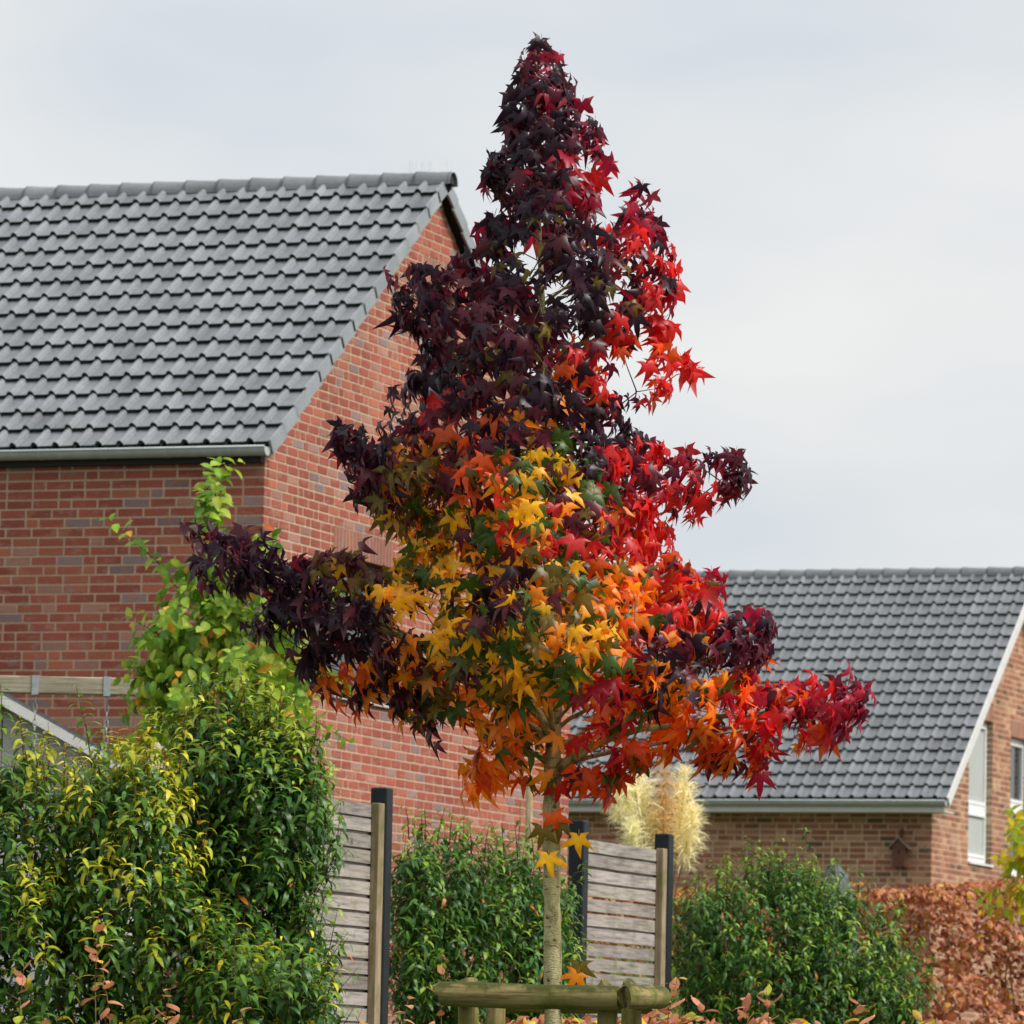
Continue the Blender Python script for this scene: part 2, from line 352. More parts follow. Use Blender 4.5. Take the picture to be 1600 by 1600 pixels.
def house(name, label, corner, theta, length, zb, roof, palette, mats, front_px, windows, gutter, n_ind=300, front_soffit=False, spikes=False, tile_w=.205):
    """corner: world xy of the front right corner. Local frame: x along the front wall (0 at the corner, negative away), y along the gable, z up."""
    brickm, mortarm, tilecol = mats
    H = empty(name, (corner[0], corner[1], zb), -theta); tag(H, label, 'house')
    ax = np.array([math.cos(theta), -math.sin(theta), 0]); ay = np.array([math.sin(theta), math.cos(theta), 0])
    O = np.array([corner[0], corner[1], zb])
    toW = lambda p: O + ax*p[0] + ay*p[1] + np.array([0, 0, p[2]])
    half, ze, tanp, over = roof['half'], roof['ze'], roof['tan'], roof['over']   # half depth of gable, z where the roof plane meets the wall plane
    W = 2*half
    pitch = math.atan(tanp)
    top = lambda y: ze + tanp*(y if y <= half else W - y) - .03
    # ---- walls: mortar core, recessed 5 mm behind the brick faces
    wall = MB(); D = .105
    nfr = int((ze-.06)/COURSE)
    hexas = []                                   # (points, colour, visible size key)
    def colr():
        return palette(random)
    for r_ in range(nfr+1):                      # front wall
        z0 = r_*COURSE; z1 = z0 + COURSE
        if z0 > ze - .05: break
        wall.box((-length, .005, z0), (-D-.006 if 0 else -.005, D, z1))
        for a, b in bond(-length, -.0, random.choice((0, .0625, .125, .19))):
            a2, b2 = a, b
            hexas.append(('F', [(a2,0,z0+BJ),(b2,0,z0+BJ),(b2,D-.01,z0+BJ),(a2,D-.01,z0+BJ),(a2,0,z1),(b2,0,z1),(b2,D-.01,z1),(a2,D-.01,z1)], colr()))
    nall = int((ze + half*tanp)/COURSE)
    for r_ in range(nall+1):                     # gable
        z0 = r_*COURSE; z1 = z0 + COURSE
        lim = lambda z: (max(0, (z+.03-ze)/tanp), W - max(0, (z+.03-ze)/tanp))
        b0, b1 = lim(z0); t0, t1 = lim(z1)
        if t1 - t0 < .1: break
        holes = [(wd['y0'], wd['y1']) for wd in windows if wd['z0'] < z0+.04 < wd['z1'] + wd.get('lintel', .24)]
        for a, b in cut([(D, W)] if b0 < D else [(b0, b1)], holes):
            at_, bt_ = (t0 if abs(a-b0) < 1e-6 and b0 > 0 else a), (t1 if abs(b-b1) < 1e-6 else b)
            wall.hexa(hexa_pts(a, b, z0, z1, -D, -.005, at_, bt_))
        for a, b in cut([(b0, b1)], holes):
            ph = random.choice((0, .0625, .125, .19))
            for p, q in bond(a, b, ph, .027):
                pt = max(p, t0) if p <= t0 else p
                qt = min(q, t1) if q >= t1 else q
                if qt - pt < .01: continue
                hexas.append(('G', hexa_pts(p + (.001 if p < .01 else 0), q, z0+BJ, z1, -D+.01, 0 if p > .001 else .0005, pt + (.001 if pt < .01 else 0), qt), colr()))
    for wd in windows:                           # soldier course over each opening
        z0, z1 = wd['z1'], wd['z1'] + wd.get('lintel', .24)
        ys = max(wd['y0'], (z1 + .06 - ze)/tanp)
        wall.box((-D, ys, z0+.004), (-.005, wd['y1'], z1))
        y = ys + .004
        while y + .071 < wd['y1'] + .03:
            hexas.append(('G', hexa_pts(y, min(y+.069, wd['y1']-.002), z0, z1-.006, -D+.01, 0), tuple(.5*q_ + .5*r2_ for q_, r2_ in zip(colr(), (.33, .21, .16))))); y += .0833
    # rear and left walls, plain core
    wall.box((-length, W-.02, 0), (-D-.002, W+.02, ze-.05)); wall.box((-length-.02, D+.002, 0), (-length+.02, W-.022, ze-.05))
    wo = wall.build('wall', MAT[mortarm], H)
    # pick the bricks that show largest
    P = np.array([np.mean(h[1], 0) for h in hexas]); Wd = O + P[:, :1]*ax + P[:, 1:2]*ay + np.array([0, 0, 1.])*P[:, 2:]
    px, py = pix(Wd)
    fx0, fx1, fy0, fy1 = front_px['F']; gx0, gx1, gy0, gy1 = front_px['G']
    key = []
    for i, h in enumerate(hexas):
        if h[0] == 'F' and fx0 < px[i] < fx1 and fy0 < py[i] < fy1: key.append((0, abs(px[i]-front_px['c'][0])+abs(py[i]-front_px['c'][1]), i))
        elif h[0] == 'G' and gx0 < px[i] < gx1 and gy0 < py[i] < gy1: key.append((1, px[i], i))
    key.sort(); ind = set(k[2] for k in key[:n_ind])
    rest = MB(); rc = []
    cache = {}
    for i, (s_, p, c) in enumerate(hexas):
        if i in ind:
            p = np.array(p); o = p.mean(0); q = np.round(p - o, 4); kk = q.tobytes()
            if kk not in cache:
                b = MB(); b.hexa(q); cache[kk] = b.mesh('brick', MAT[brickm])
            link('brick', cache[kk], wo, Matrix.Translation(o), c)
        else: rest.hexa(p); rc.append(c)
    me = rest.mesh('brickwork', MAT[brickm])
    ca = me.color_attributes['col']; arr = np.ones((len(rc), 8, 4), 'f'); arr[:, :, :3] = np.array(rc)[:, None, :]; ca.data.foreach_set('color', arr.ravel())
    tag(link('brickwork', me, wo), kind='stuff')
    # ---- roof
    vo = roof['verge']                           # overhang past the gable
    sl_len = (half + over)/math.cos(pitch)
    e0 = np.array([0, -over, ze + .10 - over*tanp])   # tile bed line at the eave, 10 cm above the rafters' wall line
    rf = MB()
    dz = .10
    rf.add([(-length, -over+.02, ze-over*tanp+dz-.05), (vo-.03, -over+.02, ze-over*tanp+dz-.05), (vo-.03, half, ze+half*tanp+dz-.05), (-length, half, ze+half*tanp+dz-.05),
            (vo-.03, W+over, ze-over*tanp+dz-.05), (-length, W+over, ze-over*tanp+dz-.05)], [(0,1,2,3), (3,2,4,5)])
    roofo = rf.build('roof', MAT['dark_gap'], H)
    rows = roof['rows']; gauge = sl_len/rows; ln = gauge + .05
    ncol = int((length + vo)/tile_w)
    tv, tf, tm = tile_proto(tile_w, ln, gauge)
    tb = MB(); tb.v = tv; tb.f = tf; tb.m = tm
    tme = tb.mesh('roof_tile', [MAT['tile_grey'], MAT['tile_edge_shade_moss']], smooth=True)
    for p_ in tme.polygons:
        if p_.material_index == 1: p_.use_smooth = False
    Rf = Matrix.Rotation(pitch, 4, 'X'); Rb = Matrix.Rotation(math.pi, 4, 'Z') @ Matrix.Rotation(pitch, 4, 'X')
    cand = []; others = []
    for r_ in range(rows):
        for c_ in range(ncol):
            x0 = vo - (c_+1)*tile_w
            s0 = r_*gauge
            j = [random.gauss(0, .0012) for _ in range(3)]
            M = Matrix.Translation((x0 + j[0], e0[1] + s0*math.cos(pitch), e0[2] + s0*math.sin(pitch) + j[1])) @ Rf @ Matrix.Rotation(j[2]*3, 4, 'Z')
            q = pix(toW(M @ Vector((tile_w/2, gauge/2, .02))))
            v_ = random.uniform(.88, 1.1)
            col = tuple(k*v_ for k in tilecol) if random.random() > .06 else tuple(k*v_*.8 for k in tilecol)
            if -15 < q[0] < 1615: cand.append((-(toW(M.translation)[1]), M, col, q))
            else: others.append((M, col))
            Mb = Matrix.Translation((x0 + tile_w, 2*half + over - s0*math.cos(pitch), e0[2] + s0*math.sin(pitch))) @ Rb
            others.append((Mb, col))
    hid = roof.get('hidden')                     # part of the roof the tree covers in the photograph
    cand.sort(key=lambda c: (1 if hid and hid(*c[3]) else 0, -c[0]))
    for _, M, col, q in cand[:300]: link('roof_tile', tme, roofo, M, col)
    others += [(M, col) for _, M, col, q in cand[300:]]
    V = np.array(tv); n = len(V); mm = np.array([np.array(M) for M, _ in others])
    VV = (np.einsum('nij,kj->nki', mm[:, :3, :3], V) + mm[:, None, :3, 3]).reshape(-1, 3)
    tb = MB(); tb.v = [tuple(p) for p in VV]
    tb.f = [tuple(a + i*n for a in f) for i in range(len(others)) for f in tf]; tb.m = tm*len(others)
    me = tb.mesh('tiling', [MAT['tile_grey'], MAT['tile_edge_shade_moss']], smooth=True)
    arr = np.ones((len(others), n, 4), 'f'); arr[:, :, :3] = np.array([c for _, c in others])[:, None, :]
    me.color_attributes['col'].data.foreach_set('color', arr.ravel()); tag(link('tiling', me, roofo), kind='stuff')
    # verge
    if roof['verge_style'] == 'tile':            # tiles with a flange that hangs over the edge
        vb = MB()
        vb.hexa([(.0,-.004,-.085),(.022,-.004,-.085),(.022,ln-.01,-.115),(0,ln-.01,-.115),(0,-.004,.052),(.022,-.004,.052),(.022,ln-.01,.022),(0,ln-.01,.022)])
        vme = vb.mesh('verge_tile', MAT['tile_grey'])
        for side, RR in ((0, Rf), (1, Rb)):
            for r_ in range(rows):
                s0 = r_*gauge; yy = e0[1] + s0*math.cos(pitch)
                if side == 0: M = Matrix.Translation((vo + .001, yy, e0[2] + s0*math.sin(pitch))) @ RR
                else: M = Matrix.Translation((vo + .023, W - yy, e0[2] + s0*math.sin(pitch))) @ RR
                v_ = random.uniform(.95, 1.1)
                link('verge_tile', vme, roofo, M, tuple(k*v_*1.25 for k in tilecol))  # flange colour raised above the tiles: the lit side is painted in
    else:
        for side in (0, 1):
            vb = MB(); h0, h1 = -.10, .045; x0, x1 = vo + .002, vo + .03
            def sp(s, h, x):
                y = -over + s*math.cos(pitch) - h*math.sin(pitch); z = e0[2] + s*math.sin(pitch) + h*math.cos(pitch)
                return (x, y if side == 0 else W - y, z)
            s0, s1 = -.02, sl_len + .0
            pts = [sp(s0,h0,x0), sp(s0,h0,x1), sp(s1,h0,x1), sp(s1,h0,x0), sp(s0,h1,x0), sp(s0,h1,x1), sp(s1,h1,x1), sp(s1,h1,x0)]
            if side: pts = [pts[i] for i in (1,0,3,2,5,4,7,6)]
            vb.hexa(pts); vb.build('verge_board', MAT['white_board'], H)
            vb = MB(); pts = [sp(s0,-.12,.003), sp(s0,-.12,x0-.003), sp(s1,-.12,x0-.003), sp(s1,-.12,.003), sp(s0,-.102,.003), sp(s0,-.102,x0-.003), sp(s1,-.102,x0-.003), sp(s1,-.102,.003)]
            if side: pts = [pts[i] for i in (1,0,3,2,5,4,7,6)]
            vb.hexa(pts); vb.build('verge_soffit', MAT['white_board'], H)
    # ridge tiles
    rb = MB(); rl = roof.get('ridge_len', .335); NS = 10
    for x, rr in ((0, .127), (.03, .126), (.12, .118), (rl+.03, .107)):
        for k in range(NS+1):
            a = math.pi*(k/NS)*1.10 - .05*math.pi; rb.v.append((x, rr*math.cos(a), rr*math.sin(a)*1.0))
    for i in range(3):
        for k in range(NS): a = i*(NS+1)+k; rb.f.append((a, a+1, a+NS+2, a+NS+1)); rb.m.append(0)
    o = len(rb.v)
    for k in range(NS+1):
        a = math.pi*(k/NS)*1.10 - .05*math.pi; rb.v.append((.004, .105*math.cos(a), .105*math.sin(a)))
    for k in range(NS): rb.f.append((k, o+k, o+k+1, k+1)); rb.m.append(0)
    rme = rb.mesh('ridge_tile', MAT['tile_grey'], smooth=True)
    zr = ze + half*tanp + dz + roof.get('ridge_up', .0)
    x = -length
    nr = int((length + vo + .06)/rl)
    for i in range(nr):
        x = vo + .05 - (nr-i)*rl
        M = Matrix.Translation((x, half, zr - .035)) @ Matrix.Rotation(random.gauss(0, .004), 4, 'Y')
        v_ = random.uniform(.85, 1.05); link('ridge_tile', rme, roofo, M, tuple(k*v_ for k in tilecol))
    cp = MB(); NSs = [(vo+.052, .112*math.cos(a), .112*math.sin(a)) for a in [math.pi*k/10 for k in range(11)]]
    cp.add(NSs, [tuple(range(11))]); co = cp.build('ridge_end', MAT['dark_gap'], roofo); co.location = (0, half, zr-.035)
    if spikes:
        sb = MB()
        for i in range(22):
            xx = vo + .04 - i*.021*1.0; yy = random.uniform(-.012, .012)
            sb.tube([(xx, half+yy, zr+.075), (xx + random.gauss(0, .012), half+yy*5+random.gauss(0, .02), zr + .19 + random.uniform(-.02, .015))], .0011, 4)
        sb.box((vo-.42, half-.012, zr+.070), (vo+.045, half+.012, zr+.076))
        sb.build('bird_spikes', MAT['cable_wire'], roofo)
    # gutter
    gz = e0[2] + gutter.get('dz', -.01); gy = -over - gutter['r'] + .035; gr = gutter['r']
    gb = MB(); N = 10; x0, x1 = -length, vo + gutter.get('ext', -.02)
    prof = [(gy + gr*math.cos(math.pi + math.pi*k/N), gz + gr*math.sin(math.pi + math.pi*k/N)) for k in range(N+1)]
    inn = [(gy + (gr-.006)*math.cos(math.pi + math.pi*k/N), gz + .001 + (gr-.006)*math.sin(math.pi + math.pi*k/N)) for k in range(N+1)]
    vs_ = [(x, y, z) for x in (x0, x1) for y, z in prof] + [(x, y, z) for x in (x0, x1) for y, z in inn]
    fs_ = []
    for k in range(N):
        fs_.append((k, k+1, N+1+k+1, N+1+k)); o = 2*(N+1); fs_.append((o+k, o+N+1+k, o+N+1+k+1, o+k+1))
    gb.add(vs_, fs_)
    gb.tube([(x0, gy-gr, gz), (x1, gy-gr, gz)], .011, 8)
    gb.add([(x1, y, z) for y, z in prof], [tuple(range(N+1))])
    go = gb.build('gutter', MAT['zinc'], H, smooth=True)
    bb = MB()
    for k in range(N): pass
    p2 = [(gy + (gr+.003)*math.cos(math.pi + math.pi*k/N), gz + (gr+.003)*math.sin(math.pi + math.pi*k/N)) for k in range(N+1)]
    vs_ = [(x, y, z) for x in (-.013, .013) for y, z in p2]
    bb.add(vs_, [(k, k+1, N+2+k, N+1+k) for k in range(N)]); bme = bb.mesh('bracket', MAT['zinc'])
    x = -.25
    while x > -length: link('bracket', bme, go, Matrix.Translation((x, 0, 0))); x -= .60
    if front_soffit:                             # boxed white eave
        sb = MB(); sz = gz - gr - .03
        sb.box((-length, -over+.0, sz-.05), (vo-.035, -over+.03, gz+.02)); sb.build('fascia', MAT['white_board'], H)
        sb = MB(); sb.box((-length, -over+.032, sz-.05), (vo-.035, -.002, sz-.03)); sb.build('soffit', MAT['white_board'], H)
    else:
        sb = MB(); sb.box((-length, -over+.02, gz-.12), (.0, .0-.002, gz-.0)); sb.build('eave_shade_strip', MAT['dark_gap'], H)  # near-black strip that paints the shadow band beneath the gutter
    # ---- windows
    for wd in windows:
        y0, y1, z0, z1 = wd['y0'], wd['y1'], wd['z0'], wd['z1']; dpt = -.095
        wo_ = MB(); ft = .07
        wo_.box((dpt-.06, y0+.001, z0+.001), (dpt, y0+ft, z1-.001)); wo_.box((dpt-.06, y1-ft, z0+.001), (dpt, y1-.001, z1-.001))
        wo_.box((dpt-.06, y0+ft, z0+.001), (dpt, y1-ft, z0+ft)); wo_.box((dpt-.06, y0+ft, z1-ft), (dpt, y1-ft, z1-.001))
        if wd.get('transom'):
            tz = wd['transom']; wo_.box((dpt-.055, y0+ft, tz-.06), (dpt+.006, y1-ft, tz+.06))
        for mu in wd.get('mullions', []): wo_.box((dpt-.055, mu-.05, z0+ft), (dpt+.005, mu+.05, z1-ft))
        fm = MAT[wd.get('frame', 'white_pvc')]; wn_ = wo_.build('window', fm, H)
        parts = [(z0+ft, z1-ft)] if not wd.get('transom') else [(z0+ft, wd['transom']-.06), (wd['transom']+.06, z1-ft)]
        for a, b in parts:
            sb = MB(); s = .045
            sb.box((dpt-.04, y0+ft, a), (dpt+.015, y0+ft+s, b)); sb.box((dpt-.04, y1-ft-s, a), (dpt+.015, y1-ft, b))
            sb.box((dpt-.04, y0+ft+s, a), (dpt+.015, y1-ft-s, a+s)); sb.box((dpt-.04, y0+ft+s, b-s), (dpt+.015, y1-ft-s, b))
            sb.build('sash', fm, wn_)
            gb = MB(); gb.box((dpt-.03, y0+ft+.01, a+.01), (dpt-.022, y1-ft-.01, b-.01)); gb.build('pane', MAT['glass'], wn_)
            if wd.get('curtain'):
                gb = MB(); gb.box((dpt-.02, y0+ft+.02, a+.02), (dpt-.018, y1-ft-.02, b-.02)); gb.build('blind', MAT['curtain'], wn_)
        sb = MB(); sb.hexa([(dpt+.002,y0+.002,z0-.03),(.035,y0+.002,z0-.045),(.035,y1-.002,z0-.045),(dpt+.002,y1-.002,z0-.03),(dpt+.002,y0+.002,z0),(.035,y0+.002,z0-.02),(.035,y1-.002,z0-.02),(dpt+.002,y1-.002,z0)])
        sb.build('window_sill', MAT['white_pvc'] if wd.get('white_sill') else MAT['zinc'], wn_)
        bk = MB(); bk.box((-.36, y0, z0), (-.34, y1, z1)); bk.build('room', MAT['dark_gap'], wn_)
    return H, toW

TH = .345
axL = np.array([math.cos(TH), -math.sin(TH), 0]); ayL = np.array([math.sin(TH), math.cos(TH), 0])
ZG = 1.6
def local_of(P, corner, zb):
    d = np.asarray(P) - np.array([corner[0], corner[1], zb]); return d@axL, d@ayL, d[2]

# left house
cL = at(413, 760, 49.08)
vo = .085
vplane = cL + axL*(vo+.01)
def gy(px, py, off=0):
    p = hit(px, py, cL + axL*off, axL); return local_of(p, cL, ZG)
rid = gy(697, 278, vo); eav = gy(421, 692, vo)
tanL = (rid[2]-eav[2])/(rid[1]-eav[1]); print('LEFT roof', rid, eav, 'pitch', math.degrees(math.atan(tanL)))
half = rid[1]; zr_bed = rid[2] - .02
zeL = zr_bed - .10 - half*tanL
overL = max(.03, -eav[1])
def pal_red(r_):
    t = r_.random()
    if t < .60: b = (.295, .080, .055)
    elif t < .80: b = (.36, .115, .070)
    elif t < .91: b = (.33, .17, .13)
    else: b = (.235, .165, .165)
    k = r_.uniform(1.0, 1.32); return tuple(x*k for x in b)
w1 = gy(522, 864); w1t = gy(522, 822); w2 = gy(662, 438); w2t = gy(662, 405)
print('win', w1, w1t, w2, w2t)
HL, toL = house('brick_house', 'red brick house with tall gable and grey pantile roof behind the sweetgum', cL, TH, 9.0, ZG,
    dict(half=half, ze=zeL, tan=tanL, over=overL, verge=vo, rows=16, verge_style='tile', hidden=lambda x, y: x > 720), pal_red,
    ('brick_red', 'mortar_pink', (.205, .219, .234)),
    dict(F=(-25, 440, 712, 1110), G=(405, 640, 430, 880), c=(200, 880)),
    [dict(y0=w1[1], y1=w1[1]+1.5, z0=w1[2]-1.25, z1=w1[2], lintel=.25, frame='post_metal'), dict(y0=w2[1], y1=w2[1]+.9, z0=w2[2]-1.1, z1=w2[2], lintel=.24, frame='post_metal')],
    dict(r=.075, dz=-.02, ext=-.0), spikes=True)

# right house
cR = at(1456, 1300, 79.4)
def gr(px, py, off=0):
    p = hit(px, py, cR + axL*off, axL); return local_of(p, cR, ZG)
voR = .35
rid = gr(1622, 892, voR); eav = gr(1480, 1247, voR)
tanR = (rid[2]-eav[2])/(rid[1]-eav[1]); print('RIGHT roof', rid, eav, 'pitch', math.degrees(math.atan(tanR)))
halfR = rid[1]; zeR = rid[2]-.02-.10-halfR*tanR; overR = max(.1, -eav[1])
def pal_brown(r_):
    t = r_.random()
    if t < .45: b = (.24, .095, .06)
    elif t < .75: b = (.31, .15, .095)
    elif t < .93: b = (.38, .22, .14)
    else: b = (.11, .075, .045)
    k = r_.uniform(1.25, 1.6); return tuple(x*k for x in b)
a = gr(1515, 1125); b = gr(1552, 1122); bz = gr(1530, 1347); tzz = gr(1530, 1263); print('winR', a, b, bz)
a2 = gr(1580, 1150); b2z = gr(1590, 1366)
house('brick_house', 'lower buff-brown brick house with white verge board and birdhouse on its wall', cR, TH, 10.5, ZG,
    dict(half=halfR, ze=zeR, tan=tanR, over=overR, verge=voR, rows=20, verge_style='board', hidden=lambda x, y: x < 1130 or (y > 1050 and x < 1250), ridge_len=.40), pal_brown,
    ('brick_brown', 'mortar_buff', (.178, .190, .205)),
    dict(F=(1040, 1470, 1260, 1385), G=(1450, 1610, 1000, 1390), c=(1300, 1310)),
    [dict(y0=a[1], y1=b[1], z0=bz[2], z1=(a[2]+b[2])/2, transom=tzz[2], white_sill=True, curtain=True), dict(y0=a2[1], y1=a2[1]+1.1, z0=b2z[2], z1=a2[2], transom=b2z[2]+1.0, white_sill=True)],
    dict(r=.075, dz=-.02, ext=-.0), front_soffit=True, tile_w=.20)

# birdhouse on the right house's front wall
bh = at(1411, 1325, 79.6); p = hit(1409, 1330, cR, ayL); B = empty('birdhouse', p, -TH); tag(B, 'small brown wooden birdhouse hung on the buff-brown house wall', 'birdhouse')
b = MB(); b.hexa([(-.095,-.16,-.20),(.095,-.16,-.20),(.095,-.005,-.20),(-.095,-.005,-.20),(-.095,-.16,.06),(.095,-.16,.06),(.095,-.005,.06),(-.095,-.005,.06)])
b.add([(-.095,-.16,.06),(.095,-.16,.06),(0,-.16,.17),(-.095,-.005,.06),(.095,-.005,.06),(0,-.005,.17)], [(0,1,2),(3,5,4),(0,2,5,3),(1,4,5,2)])
b.build('body', MAT['bird_wood'], B)
for s in (-1, 1):
    b = MB(); b.hexa([(0,-.20,.175),(s*.15,-.20,.02),(s*.15,0-.003,.02),(0,-.003,.175),(0,-.20,.195),(s*.15,-.20,.04),(s*.15,-.003,.04),(0,-.003,.195)] if s > 0 else
      [(s*.15,-.20,.02),(-.002,-.20,.175),(-.002,-.003,.175),(s*.15,-.003,.02),(s*.15,-.20,.04),(-.002,-.20,.195),(-.002,-.003,.195),(s*.15,-.003,.04)]); b.build('roof_board', MAT['bird_roof'], B)
b = MB(); b.tube([(0,-.159,-.02),(0,-.163,-.02)], .022, 12); b.build('entrance_hole', MAT['dark_gap'], B)
b = MB(); b.box((-.018,-.03,.19),(.018,-.003,.31)); b.build('hanger', MAT['bird_wood'], B)
b = MB(); b.box((-.10,-.19,-.225),(.10,-.005,-.202)); b.build('floor_board', MAT['bird_wood'], B)

# ------------------------------------------------------------------ fence: the line of posts runs back beside the garden, parallel to the gables
PF = at(597, 1236, 33.0)
fdir = ayL; fside = axL
def fpt(px, py): return hit(px, py, PF, fside)
def fence(name, label, posts, panel, ytop_px, nsl, pitch_, batten_at, tongue=lambda i: True):
    """posts: list of (px, py_top); panel: (t0, t1) along fdir from PF; built in a frame with x across, y along, z up"""
    Fn = empty(name, (PF[0], PF[1], ground_z(PF[1])), -TH); tag(Fn, label, 'fence')
    inv = lambda P: ((P-np.array(Fn.location))@axL, (P-np.array(Fn.location))@ayL, P[2]-Fn.location.z)
    for (qx, qy, lean) in posts:
        x, y, z = inv(fpt(qx, qy)); b = MB(); h = .052
        b.hexa([(-h-lean*z,-h,-.15),(h-lean*z,-h,-.15),(h-lean*z,h,-.15),(-h-lean*z,h,-.15),(-h,-h,z),(h,-h,z),(h,h,z),(-h,h,z)])
        po = b.build('post', MAT['post_metal'], Fn, bevel=.008); po.location = (0, y, 0)
    t0, t1 = panel; zt = ytop_px
    for i in range(nsl):
        z1 = zt - i*pitch_; z0 = z1 - pitch_ + .017; j = random.gauss(0, .0015)
        b = MB(); th = .026
        x0 = -.018; N = 7; vs_ = []; ph = random.random()*9
        for k in range(N+1):
            y = t0 + (t1-t0)*k/N; wob = .0016*math.sin(ph + 1.1*k) + random.gauss(0, .0007)
            for (xx, zz) in ((x0-th/2, z0+wob+j), (x0+th/2, z0+wob+j), (x0+th/2, z1+wob*.6+j), (x0-th/2, z1+wob*.6+j)): vs_.append((xx + random.gauss(0, .0008), y, zz))
        fs_ = [(0,1,2,3), tuple(4*N+q for q in (3,2,1,0))]
        for k in range(N):
            for q in range(4): a_ = 4*k+q; b_ = 4*k+(q+1) % 4; fs_.append((a_, a_+4, b_+4, b_))
        if tongue(i): b.box((x0-th/2+.002, t0+.002, z0-.022), (x0-th/2+.007, t1-.002, z0+.006))
        b.add(vs_, fs_); o = b.build('slat', MAT['slat_wood'], Fn); v_ = random.uniform(.82, 1.15); o.color = (v_, v_*random.uniform(.96, 1.01), v_*random.uniform(.92, 1.0), 1)
    for y in batten_at:
        b = MB(); b.box((-.005, y-.045, -.1), (.043, y+.045, zt+.008)); b.build('batten', MAT['batten_wood'], Fn, bevel=.003)
    return Fn, inv
gz0 = ground_z(PF[1])
Pm = fpt(905, 1286); Pr = fpt(1038, 1306); tm_ = (Pm-PF)@fdir; tr_ = (Pr-PF)@fdir
Ptop = fpt(585, 1257); zt = Ptop[2] - gz0
pl = 24.4/F*33.0
print('fence', PF, Pm, Pr, tm_, tr_, 'top', zt, 'pitch', pl)
fence('slat_fence', 'weathered slat fence panel beside the tall laurel with one dark post', [(597, 1231, .0)], (-2.6, -.06), zt, 21, pl, [-.105])
P2 = fpt(925, 1312); zt2 = P2[2]-gz0
fence('slat_fence', 'short weathered slat fence panel between two dark metal posts', [(905, 1282, 0), (1038, 1303, 0)], (tm_+.055, tr_-.06), zt2, 21, 23.0/F*36.6, [tr_-.105], lambda i: i < 3 or i == 5)

# ------------------------------------------------------------------ foliage helpers
def lance_proto(width=.30, bend=.55, fold=.22, n=4):
    v = []; ti = []; t_ = []
    a = 0; y = z = 0
    for i in range(n+1):
        u = i/n; wd = width*math.sin(math.pi*min(1, u*.93+.07))**.8*(1-.25*u)*.5 if i < n else .0
        for sx in (-1, 0, 1):
            v.append((sx*wd, y, z + abs(sx)*wd*fold)); ti.append((1, 1, 1) if sx else (1.25, 1.25, 1.15))
        a = -bend*(u+.3); y += math.cos(a)/n; z += math.sin(a)/n
    for i in range(n):
        for k in range(2):
            p = i*3+k; t_ += [(p, p+1, p+4), (p, p+4, p+3)]
    return np.array(v), np.array(t_), np.array(ti)
def ovate_proto(width=.62, bend=.5, fold=.25, wave=0.0, n=4):
    v, t_, ti = lance_proto(width, bend, fold, n); v = v.copy()
    v[:, 2] += wave*np.sin(np.arange(len(v))*2.1); return v, t_, ti
LANCE = [lance_proto(.30, 1.3, .2, 5), lance_proto(.34, 1.7, .15, 5), lance_proto(.27, 1.0, .22, 5)]
OVATE = [ovate_proto(.66, .7, .2), ovate_proto(.58, 1.0, .3), ovate_proto(.7, .4, .15)]
BEECH = [ovate_proto(.66, .6, .3, .05), ovate_proto(.6, 1.1, -.25, .07), ovate_proto(.72, -.5, .35, .06)]

SHR = [0.0]
class Foliage:
    def __init__(s): s.M = []; s.w = []; s.c = []; s.st = MB()
    def shoot(s, base, d, length, nleaf, lsize, colf, npro=3, stem=.003, droop=.35, spread=.9, start=.1, thick_n=3):
        d = nrm(d); a = nrm(np.cross(d, [.3, .2, 1])) if abs(d[2]) < .95 else nrm(np.cross(d, [1, .2, 0])); b = np.cross(d, a)
        curve = np.array([random.gauss(0, .12), random.gauss(0, .12), 0])
        P = lambda u: base + d*length*u + curve*length*u*u
        s.st.tube([P(0), P(.5), P(1)], [stem, stem*.8, stem*.4], thick_n, cap=False)
        ph = random.random()*6.28; SHR[0] = random.random()
        for i in range(nleaf):
            u = start + (1-start)*(i+.5)/nleaf; ang = ph + i*2.39996
            o = a*math.cos(ang) + b*math.sin(ang)
            el = .25 + .9*u                       # upper leaves stand up more
            yd = o*spread + d*el*.75 + np.array([0, 0, -droop*.2]) + RNG.normal(0, .12, 3)
            nor = d*1.0 - o*.3 + np.array([0, 0, .5]) + RNG.normal(0, .15, 3)
            sz = lsize*random.uniform(.75, 1.15)*(1 - .35*max(0, u-.75)/.25)
            s.M.append(frame(P(u), yd, nor, sz)); s.w.append(random.randrange(npro)); s.c.append(colf(u, P(u)))
    def leaf(s, pos, yd, nor, size, col, npro=3):
        s.M.append(frame(pos, yd, nor, size)); s.w.append(random.randrange(npro)); s.c.append(col)
    def finish(s, root, protos, leafmat, stemmat, leafname='foliage', stemname='stems'):
        bulk(leafname, protos, s.w, s.M, s.c, leafmat, root)['kind'] = 'stuff'
        if s.st.v: tag(s.st.build(stemname, stemmat, root, smooth=True), kind='stuff')
def ellipsoids(lst):
    """lst of (px, py, rx_px, ry_px, Y, depth radius m) -> world centre and radii"""
    o = []
    for px, py, rx, ry, Y, rd in lst:
        k = Y/F; o.append((at(px, py, Y), np.array([rx*k, rd, ry*k])))
    return o
